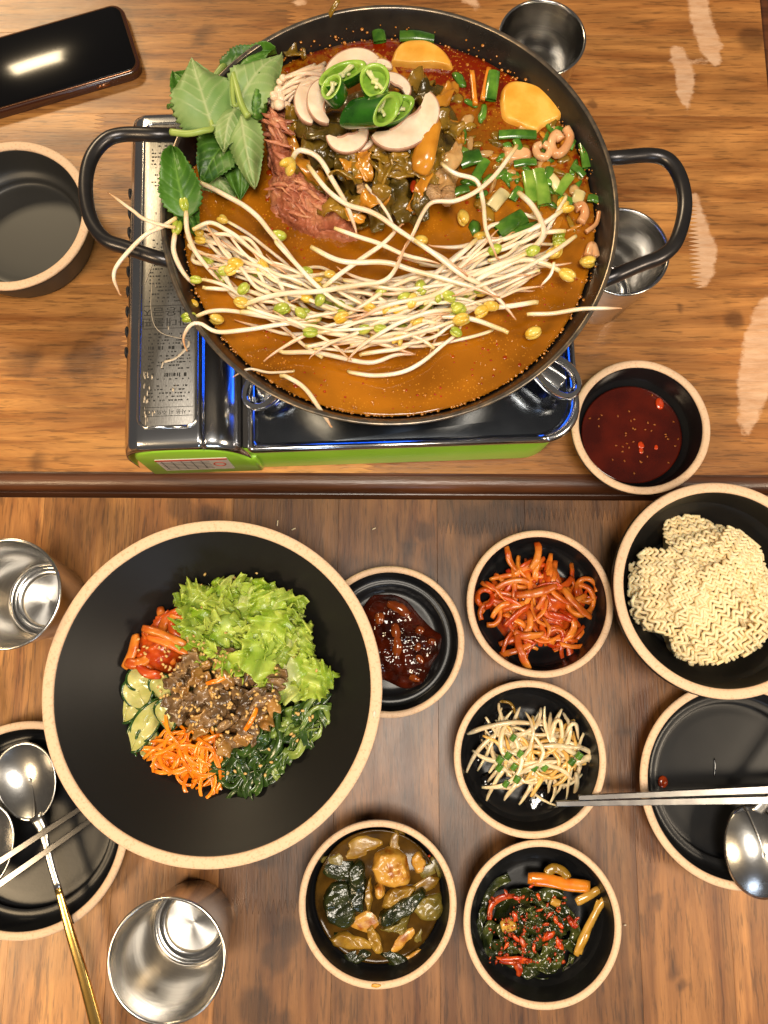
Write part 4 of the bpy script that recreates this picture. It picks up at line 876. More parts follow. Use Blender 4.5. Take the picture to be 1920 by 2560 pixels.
ONL = [((1247, 337), (1340, 337), 26, 'O', 'spring onion piece lying right below the broad potato slice'), ((1318, 430), (1330, 505), 30, 'L', 'upright light spring onion piece left of its twin'), ((1345, 425), (1362, 512), 36, 'L', 'widest light green spring onion piece right of its twin'),
       ((1393, 485), (1425, 440), 26, 'L', 'slanted light spring onion piece with a white bit at its tip'), ((1150, 405), (1200, 390), 42, 'O', 'spring onion tube at the right foot of the cabbage mound'), ((1140, 370), (1175, 385), 18, 'L', 'thin spring onion piece beside the cabbage mound'),
       ((1245, 580), (1310, 540), 44, 'O', 'dark spring onion tube above the sprouts'), ((1278, 590), (1345, 565), 30, 'O', 'spring onion tube touching the curved sprout'), ((1460, 360), (1470, 420), 30, 'O', 'spring onion piece standing against the pot wall'), ((1430, 350), (1420, 372), 24, 'O', 'short spring onion piece near the squid curl'),
       ((1285, 410), (1340, 405), 20, 'O', 'thin spring onion piece under the fish cake'), ((1432, 415), (1460, 440), 20, 'O', 'bent spring onion piece near the pot wall'), ((1235, 180), (1225, 250), 32, 'O', 'dull spring onion piece left of the broad potato'), ((942, 62), (950, 105), 34, 'O', 'dull spring onion piece against the far pot wall'),
       ((1000, 88), (1085, 92), 36, 'O', 'long dull spring onion piece behind the far potato'), ((1375, 420), (1365, 455), 22, 'O', 'spring onion sliver behind the wide pieces'), ((1130, 485), (1170, 470), 24, 'O', 'green spring onion piece in front of the minced pork'), ((1400, 545), (1385, 580), 18, 'Y', 'yellow spring onion sliver near the right wall'),
       ((1290, 350), (1300, 380), 20, 'O', 'small spring onion bit above the fish cake'), ((1395, 500), (1430, 505), 24, 'O', 'dark spring onion bit left of the squid piece'), ((1470, 495), (1495, 500), 22, 'O', 'dark spring onion bit close to the right pot wall'), ((1228, 520), (1262, 480), 34, 'W', 'whitish spring onion stem piece above the sprouts'),
       ((1395, 470), (1375, 440), 26, 'W', 'white spring onion bit among the green pieces'), ((1440, 510), (1450, 480), 30, 'W', 'pale translucent onion bit near the right wall'), ((1350, 455), (1400, 460), 20, 'O', 'spring onion piece half sunk between the upright ones'), ((1180, 460), (1215, 400), 26, 'O', 'sunken spring onion sliver right of the mound'),
       ((1300, 470), (1280, 500), 22, 'O', 'sunken spring onion sliver left of the upright pieces')]
for p0, p1, wd, k, lab in ONL: onion(lab, p0, p1, wd, {'O': M_on, 'L': M_onl, 'W': M_onw, 'Y': M_gold_l}[k])
M_squid = mat('squid', srgb(198, 138, 90), srgb(222, 174, 128), 60, .25, coat=.5, sss=.15, bump=.1, bscale=200)
for lab, pts, wd in [('curled pinkish squid ring near the broad potato', [(1415, 322), (1425, 345), (1410, 375), (1390, 385), (1378, 360), (1390, 335), (1402, 350)], .006), ('smaller coiled squid ring below the potato', [(1360, 360), (1375, 372), (1365, 392), (1345, 388), (1340, 368), (1352, 362)], .005),
                     ('squid piece by the right pot wall', [(1438, 520), (1455, 515), (1462, 535), (1452, 556)], .006), ('pale squid strip against the right pot wall', [(1498, 530), (1490, 560), (1465, 580)], .003), ('squid piece near the lower right pot wall', [(1470, 640), (1480, 615), (1490, 645)], .006)]:
    V, Fc = tube(catmull(atl(pts, ZB + .0045), 26), wd * .55, 10, flat=1.1); tag(obj('squid_piece', V, Fc, M_squid), lab, 'squid', 'squid pieces in the pot')
V, Fc = star(atl([(1255, 385), (1285, 372), (1325, 375), (1328, 398), (1290, 410), (1262, 405)], ZB), ZB - .003, .0075, .12, 12, 40); tag(obj('fish_cake_piece', V, Fc, M_squid), 'flat pale orange fish cake left of the squid rings', 'fish cake')
M_car = mat('stewed_carrot', srgb(222, 130, 30), srgb(236, 150, 44), 80, .25, coat=.4)
for lab, p0, p1 in [('left carrot strip floating in the red oil', (1180, 180), (1188, 262)), ('right carrot strip floating in the red oil', (1222, 172), (1206, 250)), ('orange carrot strip behind the enoki', (750, 188), (838, 168))]:
    V, Fc = tube(catmull([at(*p0, ZB + .002), at(*p1, ZB + .003)], 8), .0019, 8, power=.6); tag(obj('carrot_strip', V, Fc, M_car), lab, 'carrot', 'carrot strips in the pot')
P = catmull(atl([(802, 88, ZB + .002), (812, 62, ZB + .010), (828, 30, ZR + .002), (846, 0, ZR + .006)]), 14); V, Fc = tube(P, .0022, 8, flat=.6); tag(obj('stem_strand', V, Fc, M_olive), 'thin yellow green stem leaning out over the far pot edge', 'stem')

for i in range(110):
    x, y = (1335 + rng.normal() * 85, 440 + rng.normal() * 80) if i < 88 else (1180 + rng.normal() * 60, 330 + rng.normal() * 100)
    if ((x - 985) / 500) ** 2 + ((y - 555) / 450) ** 2 > .95: continue
    m = [M_olive, M_on, M_pale_l, M_olive, M_on, M_gold_l][i % 6]; V, Fc = blob(at(x, y, ZB + .0005), np.array([rnd(12, 30), rnd(6, 14), rnd(5, 8)]) * sc(x, y, ZB), 2, .3, 2.5, i, rnd(0, 6.28)); V[:, 2] = np.minimum(V[:, 2], ZB + .0024 + .0004 * np.sin(V[:, 0] * 900))
    tag(obj('vegetable_scrap', V, Fc, m), 'small vegetable scrap half sunk in the right side of the stew', 'vegetable', 'sunken vegetable scraps in the pot')

# ---- soybean sprouts on the stew
M_spr = mat('sprout_stem', srgb(244, 232, 214), srgb(230, 206, 172), 45, .26, coat=.25, sss=.4, rand=.06, stretch=(1, 1, 1))
T = NT(M_spr); Bn = T.n['Principled BSDF']; src = Bn.inputs['Base Color'].links[0].from_socket; al = T.new('ShaderNodeAttribute', _attribute_name='along'); rp = T.new('ShaderNodeValToRGB'); e = rp.color_ramp.elements
e[0].position = 0; e[0].color = (*srgb(222, 214, 150), 1); e[1].position = 1; e[1].color = (*srgb(196, 140, 88), 1)
for p_, c_ in ((.12, (1, 1, 1)), (.78, (1, .98, .96))): q = e.new(p_); q.color = (*c_, 1)
T.link(al.outputs['Fac'], rp.inputs['Fac']); x = T.new('ShaderNodeMix', _data_type='RGBA', _blend_type='MULTIPLY'); x.inputs[0].default_value = .9; T.link(src, x.inputs[6]); T.link(rp.outputs['Color'], x.inputs[7]); T.link(x.outputs[2], Bn.inputs['Base Color'])
M_hy = mat('sprout_bean_yellow', srgb(210, 168, 44), srgb(226, 198, 100), 160, .28, coat=.4, sss=.1, rand=.08); M_hg = mat('sprout_bean_green', srgb(142, 164, 44), srgb(190, 194, 84), 160, .28, coat=.4, sss=.1, rand=.1)
def bean(c, d, up, s, m, parent, seed, split=.3):
    rr = np.random.default_rng(seed); d = d / np.linalg.norm(d); side = np.cross(up, d); side /= np.linalg.norm(side) + 1e-9; up2 = np.cross(d, side)
    for k in (-1, 1):
        v, f = ico(2); v = v * [s, s * .64, s * .42]; v[:, 2] += .10 * s * (v[:, 0] / s) ** 2 * -k
        a = split * k; v = roty(v, -a) + [s * .62, 0, k * s * .26]; W = c + v[:, :1] * d + v[:, 1:2] * side + v[:, 2:3] * up2
        obj('cotyledon', W, f, m, parent)
def sprout(pts, label='long white soybean sprout in the tangle across the stew', r=.0019, head=None, group='soybean sprouts on the stew', hs=.0058, tail=True, seedv=None, flip=False):
    P = catmull(np.asarray(pts, float), 44); n = 44
    if flip: P = P[::-1]
    seedv = int(rnd(0, 1e6)) if seedv is None else seedv
    P[1:-1] += (.0008 * np.column_stack([fn(P, 90, seedv), fn(P, 90, seedv + 1), .5 * fn(P, 90, seedv + 2)]))[1:-1]
    rad = r * np.interp(np.linspace(0, 1, n), [0, .05, .5, .85, 1], [.85, 1, 1.05, .85, .30 if tail else .8])
    t_ = thing('soybean_sprout', P[n // 2], label, 'bean sprout', group)
    V, Fc = tube(P, rad * rnd(.66, .84), 9); obj('stem', V, Fc, M_spr, t_, attrs={'along': np.concatenate([np.repeat(np.linspace(0, 1, n), 9), [0, 1]])})
    if head:
        d = P[0] - P[2]; ax = np.random.default_rng(seedv).normal(size=3); ax[2] = abs(ax[2]) * .5
        bean(P[0], d, ax, hs * .95, M_hy if head == 'y' else M_hg, t_, seedv, .06 if seedv % 4 else .5)
    return t_
zs = ZB + .006
def S(px, z0, z1=None, **kw):
    z1 = z0 if z1 is None else z1; n = len(px); sprout([at(x, y, zs + z0 + (z1 - z0) * i / (n - 1)) for i, (x, y) in enumerate(px)], **kw)
zro = ZR + .003 - zs
S([(439, 544), (400, 566), (363, 586), (304, 650), (287, 692), (304, 739)], zro + .003, zro - .002, label='thick sprout drooping down over the left pot edge', r=.0021)
S([(439, 567), (363, 549), (329, 523), (270, 481)], zro + .006, zro + .006, label='thin sprout poking out left over the pot edge', r=.0017)
S([(502, 453), (561, 485), (633, 527), (675, 578), (739, 658), (768, 700)], .012, .020, label='long sprout running down from the perilla leaves', r=.0022)
S([(464, 523), (468, 582), (502, 645), (557, 706)], .018, .006, head='g', label='sprout with green bean bending below the perilla leaf', r=.0022)
S([(481, 574), (527, 553), (582, 586), (658, 650), (720, 690)], .014, .012, label='arching sprout near the left pot wall', r=.0019)
S([(439, 580), (436, 625), (456, 676), (485, 714)], .014, .004, head='g', label='curved sprout with green bean nearest the left pot wall', r=.0022)
S([(728, 402), (738, 382), (756, 375), (794, 392), (828, 447), (862, 506), (887, 565), (895, 590)], .038, .020, head='y', label='tall arched sprout with yellow bean over the pork', r=.0023, hs=.0075)
S([(769, 413), (802, 451), (862, 506), (929, 531), (1005, 578), (1085, 633), (1170, 692)], .030, .022, label='long straight sprout crossing the pot in front of the mound', r=.0023)
S([(1292, 363), (1258, 413), (1203, 472), (1144, 502), (1073, 512), (1030, 590), (992, 650)], .026, .020, label='kinked sprout reaching up toward the fish cake', r=.0022)
S([(1102, 407), (1140, 434), (1191, 451), (1208, 489), (1220, 570), (1250, 650)], .026, .014, label='bent sprout hanging from the right side of the mound', r=.0021)
S([(916, 462), (950, 506), (975, 553), (984, 590)], .026, .018, label='thin sprout on the dark cabbage leaf', r=.0016)
S([(836, 570), (895, 590), (950, 607), (1020, 640), (1100, 660)], .020, .022, r=.0021)
S([(1296, 481), (1334, 515), (1359, 565), (1351, 599), (1317, 629), (1270, 650), (1210, 680)], .010, .014, label='hook shaped sprout beside the spring onion tubes', r=.0023)
S([(1440, 590), (1368, 641), (1304, 675), (1220, 706), (1130, 740)], .012, .020, label='sprout tip pointing right toward the squid', r=.0019)
S([(1555, 771), (1494, 773), (1448, 775), (1380, 784), (1317, 786)], zro + .002, zro - .006, label='sprout sticking out over the lower right pot edge', r=.0021, flip=True)
S([(582, 944), (624, 925), (676, 931), (735, 925)], zro - .004, -.004, label='thin sprout root lying over the lower left pot edge', r=.0012, flip=True)
S([(701, 940), (748, 963), (786, 1001), (815, 1039), (830, 1068)], zro - .012, zro - .004, label='pointed sprout hanging over the near pot edge', r=.0022)
S([(468, 878), (464, 846), (480, 815), (505, 812), (544, 830), (612, 824), (700, 815), (800, 800)], zro + .001, .008, label='sprout curling over the pot edge beside the stove lettering', r=.0021, flip=True)
S([(870, 927), (937, 935), (1005, 931), (1056, 904), (1106, 862), (1144, 828), (1157, 786)], .000, .012, label='lowest sprout curving like a smile near the near edge', r=.0021)
S([(697, 876), (769, 878), (853, 891), (929, 902), (988, 887), (1039, 883)], .006, .008, r=.0021)
S([(1271, 832), (1216, 811), (1148, 798), (1064, 798), (937, 802), (836, 811), (769, 836), (705, 870), (659, 904)], .012, .006, r=.0021, label='longest sprout sweeping along the lower edge of the tangle')
S([(600, 781), (676, 790), (769, 819), (853, 836), (937, 857), (1039, 887)], .012, .008, r=.0023)
S([(689, 600), (739, 663), (794, 722), (870, 769), (920, 781)], .022, .018, r=.0023)
S([(777, 617), (853, 655), (950, 655), (1022, 668), (1106, 693), (1190, 718), (1250, 743)], .026, .018, r=.0022)
S([(1035, 600), (1098, 651), (1161, 693), (1220, 727), (1290, 800)], .028, .010, r=.0021)
S([(608, 765), (663, 748), (727, 735), (811, 731), (895, 714), (971, 693), (1022, 600)], .014, .028, r=.0021)
S([(1405, 680), (1370, 662), (1300, 652), (1233, 676), (1148, 727), (1064, 752), (959, 781), (853, 794)], .014, .014, r=.0022, head='y', hs=.0066, label='sprout with a big yellow bean at the right end of the tangle')
S([(807, 718), (895, 651), (959, 608), (1010, 560)], .022, .022, r=.0021)
S([(485, 790), (530, 775), (600, 780), (700, 800), (800, 790), (900, 770)], .010, .012, head='g', r=.0020)
S([(1345, 756), (1290, 765), (1200, 770), (1100, 790), (1000, 800)], .012, .010, r=.0021, tail=False)
S([(1320, 632), (1240, 662), (1170, 690), (1080, 740), (980, 760), (880, 800)], .016, .016, head='g', r=.0021)
S([(1385, 655), (1375, 690), (1352, 720)], .016, .010, r=.0014, label='short root tip hanging at the right end of the tangle')
# loosely random ones filling the crescent
for i in range(150):
    f = rnd(0, 1); cx = 540 + 780 * f; cy = 645 + 148 * math.sin(math.pi * f) + rnd(-88, 76) - (f > .75) * 20
    ang = math.atan(.55 * math.cos(math.pi * f)) + rnd(-.38, .38); L = rnd(150, 360); bow = rnd(-36, 40); z = rnd(-.005, .020) * (1 - .5 * abs(2 * f - 1))
    pts = []
    for t in np.linspace(-1, 1, 6):
        x = cx + t * L / 2 * math.cos(ang) - bow * (t * t - .4) * math.sin(ang) * .6; y = cy + t * L / 2 * math.sin(ang) + bow * (t * t - .4)
        e = ((x - 974) / 520) ** 2 + ((y - 560) / 455) ** 2
        if e > .92: q = math.sqrt(.92 / e); x, y = 974 + (x - 974) * q, 560 + (y - 560) * q
        pts.append(at(x + rnd(-6, 6), y + rnd(-6, 6), zs + z + rnd(-.002, .002)))
    sprout(pts, r=rnd(.0015, .0021), head=random.choice([None, None, 'y', 'g']), hs=rnd(.0045, .0062), flip=rnd(0, 1) < .5)
# loose beans
for i, (x, y, k) in enumerate([(575, 655, 'y'), (590, 665, 'y'), (650, 640, 'y'), (600, 730, 'g'), (590, 752, 'y'), (690, 775, 'g'), (760, 790, 'g'), (795, 760, 'g'), (945, 735, 'g'), (1050, 705, 'g'), (1110, 735, 'g'), (1160, 775, 'g'), (1025, 765, 'y'), (1040, 600, 'y'), (1155, 530, 'y'), (1190, 590, 'y'), (1215, 770, 'y'), (1290, 600, 'g'), (1390, 640, 'y'), (1455, 655, 'y'), (1320, 838, 'y'), (1150, 836, 'g'), (490, 760, 'y'), (555, 800, 'y'), (710, 590, 'g'), (475, 520, 'g')]):
    z = zs + .014 if 560 < x < 1250 and y > 640 else zs + .002
    t_ = thing('sprout_bean', at(x, y, z), 'loose soybean sprout bean lying on the stew', 'bean', 'loose sprout beans on the stew'); a = rnd(0, 6.28)
    bean(at(x, y, z), np.array([math.cos(a), math.sin(a), rnd(-.2, .2)]), np.array([rnd(-.5, .5), rnd(-.5, .5), 1]), rnd(.0046, .0062), M_hy if k == 'y' else M_hg, t_, i, rnd(.02, .3))

# ================================================================== food in the dishes
def inpoly(x, y, poly):
    c = False; n = len(poly)
    for i in range(n):
        (x1, y1), (x2, y2) = poly[i][:2], poly[i - 1][:2]
        if (y1 > y) != (y2 > y) and x < (x2 - x1) * (y - y1) / (y2 - y1) + x1: c = not c
    return c
def scatter(poly, n, mind=0):
    P = np.array(poly, float); lo, hi = P[:, :2].min(0), P[:, :2].max(0); out = []; tries = 0
    while len(out) < n and tries < 20000:
        tries += 1; x, y = rng.uniform(lo, hi)
        if inpoly(x, y, poly) and all((x - a) ** 2 + (y - b) ** 2 > mind * mind for a, b in out): out.append((x, y))
    return out
def strip(px, py, z, L, wd, ang, bow, m, name, label, cat, group, flat=.6, power=.7, lift=.002, curl=0, sides=8, n=16, taper=.75):
    pts = []
    s = sc(px, py, z); L = L * s; bow = bow * s
    for t in np.linspace(-1, 1, 7):
        a = ang + curl * t; x = t * L / 2; y = bow * (t * t - .35)
        pts.append((x * math.cos(a) - y * math.sin(a), x * math.sin(a) + y * math.cos(a), lift * (1 - 1.4 * t * t) + rnd(-.0004, .0004)))
    P = catmull(np.array(pts) + at(px, py, z), n); t = np.linspace(-1, 1, n)
    V, Fc = tube(P, wd * s / 2 * (1 - (1 - taper) * np.abs(t) ** 3), sides, flat=flat, power=power, twist=rnd(-.8, .8))
    V = V + (.00045 * fn(V, 420, int(rnd(0, 9999)), 2))[:, None] * np.array([.7, .7, 1])
    return tag(obj(name, V, Fc, m), label, cat, group)
def seeds(name, label, pts, m, s=.0013):
    parts = []
    for (p, a, b) in pts:
        v, f = ico(1); v = v * [s * 1.0, s * .62, s * .42]; v[:, 1] *= 1 - .35 * v[:, 0] / s; parts.append((rotz(roty(v, b), a) + p, f))
    V, Fc, _ = merge(parts); o = obj(name, V, Fc, m); o['kind'] = 'stuff'; return tag(o, label, 'sesame')
M_ses = mat('sesame_seed', srgb(226, 190, 122), srgb(206, 160, 90), 900, .4, sss=.1)

# ---- soy sauce
M_soy = mat('soy_sauce', srgb(64, 14, 6), srgb(86, 22, 8), 40, .07, coat=.5, spec=.6, bump=.05, bscale=60)
def liquid(B, z, frac, m, name, label, cat, wob=.00012):
    r = B['ri'] * frac; prof = [(0, z - .004), (r - .004, z - .004), (r - .0002, z + .0004), (r - .0016, z)] + [(r * q, z) for q in np.linspace(.92, .05, 22)] + [(0, z)]
    V, Fc = lathe(prof, B['c'], 96); top = V[:, 2] > z - .001; V[top, 2] += wob * fn(V[top], 150, 3); return tag(obj(name, V, Fc, m), label, cat)
liquid(B_sauce, .0145, .845, M_soy, 'soy_sauce', 'dark red brown soy sauce filling the bowl beside the stove', 'sauce')
pts = []
for k in range(52):
    x, y = 1583 + rng.normal() * 62, 1085 + rng.normal() * 62
    if (x - 1583) ** 2 + (y - 1082) ** 2 < 118 ** 2: pts.append((at(x, y, .0150), rnd(0, 6.28), 0))
seeds('sesame_seeds', 'sesame seeds floating in the dark soy sauce', pts, mat('soaked_seed', srgb(170, 104, 40), srgb(140, 70, 24), 400, .3), .0013)
for i, (x, y, s) in enumerate([(1648, 1010, 13), (1602, 1112, 7), (1604, 1128, 6), (1640, 1118, 5)]):
    V, Fc = blob(at(x, y, .0148), np.array([1, 1.3, .2]) * s * sc(x, y), 2, .2, 2, i); tag(obj('chilli_piece', V, Fc, M_redp), 'small red chilli piece floating in the soy sauce', 'chilli', 'chilli pieces in the soy sauce')

# ---- dry noodle block
M_nood = mat('dry_noodle', srgb(244, 228, 188), srgb(234, 208, 158), 160, .5, sss=.2, rand=.05)
nood = thing('noodle_block', B_noodle['c'] + [0, 0, .008], 'pale crinkled block of dry instant noodles in the deep bowl', 'noodles')
NP = [(1578, 1490), (1590, 1400), (1622, 1365), (1668, 1372), (1672, 1300), (1720, 1276), (1762, 1282), (1800, 1306), (1850, 1322), (1900, 1372), (1915, 1420), (1960, 1440), (1975, 1540), (1925, 1590), (1905, 1620), (1860, 1640), (1800, 1662), (1735, 1664), (1690, 1638), (1668, 1588), (1620, 1575), (1588, 1545)]
V, Fc = star(atl(NP, .024), .012, .026, .22, 26, 120, .0014, 260, 3); obj('core', V, Fc, M_nood, nood)
def nz_top(x, y): d = math.hypot((x - 1775) / 205, (y - 1480) / 200); return .046 - .016 * min(d, 1.15) ** 2.5
for bi, (cx, cy, ang, ns, L) in enumerate([(1742, 1315, 6, 7, 150), (1770, 1362, 14, 6, 150), (1850, 1372, -40, 8, 110), (1895, 1425, -62, 6, 100), (1640, 1402, 82, 7, 70), (1612, 1452, 102, 6, 80), (1735, 1402, 16, 5, 190), (1820, 1432, 22, 6, 150),
                                       (1640, 1490, 96, 11, 120), (1725, 1470, 72, 9, 110), (1855, 1478, 10, 6, 140), (1930, 1490, 60, 7, 100), (1606, 1540, 112, 6, 90), (1690, 1565, 58, 9, 120), (1772, 1535, 35, 8, 150), (1860, 1552, 65, 10, 130), (1765, 1610, 58, 11, 130), (1845, 1615, 85, 8, 90), (1735, 1645, 30, 4, 110), (1920, 1565, 100, 6, 100)]):
    a = R(ang); s = sc(cx, cy, .04); ph = rnd(0, 6.28); blk = .0042 * ((bi * 7) % 5 - 2) / 2; loose = cy > 1500; amp = .0026 if loose else .0019; wl = .0096 if loose else .0076
    for k in range(ns):
        off = (k - (ns - 1) / 2) * (.0040 if loose else .0036); pts = []; Lm = L * s * rnd(.95, 1.35); npt = max(int(Lm / wl * 9), 12); bend = rnd(-.08, .08) * (1.6 if loose else .5)
        zz = rnd(-.0012, .0012) * (1.8 if loose else 1); p2 = rnd(-.5, .5) * (2.4 if loose else .5)
        for t in np.linspace(-.5, .5, npt):
            u = t * Lm; q = 2 * math.pi * u / wl + ph + p2
            x = u; y = off + amp * math.sin(q) + .0006 * math.sin(q * .37 + k) + bend * u * u / .04
            wx, wy = x * math.cos(a) - y * math.sin(a), x * math.sin(a) + y * math.cos(a); pxx, pyy = cx + wx / s, cy - wy / s
            if not inpoly(pxx, pyy, NP): continue
            c = at(cx, cy, .04); pts.append((c[0] + wx, c[1] + wy, nz_top(pxx, pyy) + blk + zz + .0005 * math.cos(q * .5)))
        if len(pts) > 8:
            V, Fc = tube(np.array(pts), .00145, 7); obj('strand', V, Fc, M_nood, nood)

# ---- chilli paste
M_jang = mat('chilli_paste', srgb(38, 9, 3), srgb(84, 26, 8), 70, .12, bump=.45, bscale=130, coat=.3, spec=.6, detail=4, bdist=.002, lo=.35, hi=.7)
V, Fc = star(atl([(905, 1520), (930, 1490), (960, 1486), (990, 1488), (1020, 1505), (1050, 1540), (1085, 1575), (1112, 1590), (1110, 1620), (1080, 1660), (1068, 1700), (1050, 1724), (1005, 1720), (960, 1700), (915, 1690), (895, 1600)], .0065), .0062, .009, .35, 34, 110, .0013, 300, 6, oct=3)
tag(obj('chilli_paste', V, Fc, M_jang), 'glossy dark red brown chilli paste in the dish beside the big bowl', 'paste')
M_jl = mat('paste_lump', srgb(112, 44, 12), srgb(140, 66, 20), 70, .14, coat=.7, bump=.3, bscale=200)
for i, (pts, r) in enumerate([([(968, 1508), (1000, 1522), (1020, 1540)], .0048), ([(985, 1560), (992, 1600), (990, 1640)], .0052), ([(1040, 1570), (1058, 1580)], .0038), ([(1070, 1600), (1085, 1608)], .003), ([(1040, 1640), (1060, 1655)], .0028), ([(950, 1530), (948, 1560)], .004), ([(1025, 1690), (1050, 1700)], .003), ([(1050, 1610), (1040, 1625)], .003)]):
    P = catmull(atl(pts, .0135), 12); V, Fc = tube(P, r * np.sin(np.linspace(.35, math.pi - .35, 12)) ** .5, 10, flat=.7); V += .0005 * fn(V, 400, i)[:, None]
    tag(obj('paste_lump', V, Fc, M_jl), 'soft brown lump coated in the dark chilli paste', 'pepper', 'lumps in the chilli paste')

# ---- seasoned radish
M_rad = mat('seasoned_radish', srgb(188, 70, 12), srgb(226, 136, 44), 60, .32, coat=.15, rand=.16, sss=.12, bump=.2, bscale=260)
M_rad2 = mat('seasoned_radish_red', srgb(164, 42, 8), srgb(206, 90, 22), 60, .3, coat=.15, rand=.16, bump=.3, bscale=260)
RP = [(1225, 1520), (1250, 1440), (1300, 1420), (1340, 1380), (1370, 1400), (1400, 1440), (1460, 1450), (1480, 1500), (1440, 1560), (1430, 1610), (1390, 1620), (1340, 1600), (1310, 1640), (1270, 1600), (1240, 1560)]
V, Fc = star(atl(RP, .010), .0066, .012, .4, 16, 60, .0012, 260, 4, oct=3); tag(obj('chilli_dressing', V, Fc, M_rad2), 'red chilli dressing under the radish strips', 'sauce')
def rlabel(i): return 'orange red seasoned radish strip in the small dish'
GR = 'seasoned radish strips in the small dish'
for i, (x, y) in enumerate(scatter(RP, 74)):
    d = math.hypot(x - 1345, y - 1510) / 130; z = .022 - .010 * d * d + rnd(-.002, .004)
    strip(x, y, z, rnd(55, 115), rnd(9, 18), rnd(0, 3.14), rnd(-24, 24), M_rad if rnd(0, 1) < .62 else M_rad2, 'radish_strip', rlabel(i), 'radish', GR, lift=rnd(.001, .004), curl=rnd(-.3, .3))
for lab, px, py, L, wd, a in [('pale orange radish strip on top of the radish heap', 1340, 1480, 105, 22, R(12)), ('radish strip sticking up to the far rim of its dish', 1340, 1390, 70, 18, R(75)), ('radish strip reaching to the near rim of its dish', 1303, 1630, 90, 20, R(-72)), ('radish strip pointing left at the lower heap edge', 1322, 1587, 75, 18, R(-2)), ('thin radish strip at the upper left of the heap', 1274, 1395, 70, 15, R(-70)), ('yellowish radish strip at the right of the heap', 1440, 1510, 100, 18, R(-48))]:
    strip(px, py, .027, L, wd, a, 8, M_rad, 'radish_strip', lab, 'radish', GR)
for i, (x, y, r) in enumerate([(1212, 1495, 20), (1225, 1535, 26), (1385, 1590, 22), (1450, 1500, 34), (1318, 1440, 22), (1465, 1475, 26)]):
    a0 = rnd(0, 6); P = catmull(atl([(x + r * math.cos(a0 + k), y + r * 1.1 * math.sin(a0 + k), .014 + .006 * rnd(0, 1)) for k in np.linspace(0, 5.6, 9)]), 30); V, Fc = tube(P, .0022, 8, flat=1.6, power=.7)
    tag(obj('radish_curl', V, Fc, M_rad if i % 2 else M_rad2), ['curled radish loop at the far left of its dish', 'lower curled loop at the left of the radish dish', 'small radish loop near the lower rim', 'wide radish loop at the right of its dish', 'small radish loop on the upper heap', 'radish loop just above the wide loop'][i], 'radish', GR)

# ---- seasoned bean sprouts
M_bs = mat('seasoned_sprout', srgb(214, 190, 148), srgb(232, 214, 178), 70, .2, coat=.5, sss=.3, rand=.1); M_bsy = mat('seasoned_sprout_yellow', srgb(216, 166, 80), srgb(226, 186, 112), 90, .24, coat=.4, sss=.2, rand=.1)
SP = [(1175, 1830), (1220, 1800), (1275, 1780), (1330, 1800), (1380, 1830), (1400, 1800), (1440, 1820), (1470, 1860), (1460, 1920), (1440, 1960), (1390, 1960), (1340, 1960), (1290, 1990), (1250, 1980), (1215, 1960), (1200, 1900)]
GS = 'seasoned sprouts in the small dish'; M_wet = mat('dark_dressing', (.006, .005, .005), None, rough=.05, coat=.6, spec=.6, bump=.3, bscale=140, bdist=.002)
for i, pl in enumerate([[(1195, 1840), (1215, 1790), (1270, 1770), (1290, 1800), (1250, 1850), (1205, 1880)], [(1195, 1940), (1225, 1930), (1240, 1960), (1210, 1985), (1190, 1970)], [(1305, 1980), (1330, 1960), (1385, 1970), (1380, 2010), (1350, 2040), (1310, 2035)], [(1420, 1810), (1440, 1805), (1455, 1840), (1430, 1850)], [(1185, 1890), (1200, 1880), (1205, 1920), (1190, 1925)]]):
    V, Fc = star(atl(pl, .0068), .0064, .0035, .3, 10, 44, .0006, 300, i); tag(obj('dressing_puddle', V, Fc, M_wet), ['dark dressing puddle behind the seasoned sprouts', 'dark dressing puddle at the lower left of the sprouts', 'largest dark dressing puddle below the seasoned sprouts', 'dark dressing puddle at the far right of the sprouts', 'narrow dark dressing puddle at the left of the sprouts'][i], 'sauce', 'dressing puddles')
for i, (x, y) in enumerate(scatter([(1325 + (x - 1325) * .74, 1885 + (y - 1885) * .70) for x, y in SP], 74)):
    d = math.hypot((x - 1325) / 150, (y - 1885) / 105); z = .021 - .010 * min(d, 1.1) ** 2 + rnd(-.003, .004)
    strip(x, y, z, rnd(95, 185), rnd(8, 13), rnd(0, 3.14), rnd(-60, 60), M_bs if rnd(0, 1) < .75 else M_bsy, 'seasoned_sprout', 'limp beige seasoned bean sprout in the small dish', 'bean sprout', GS, flat=.8, power=1, sides=8, n=24, lift=rnd(.001, .005), curl=rnd(-.8, .8), taper=.45)
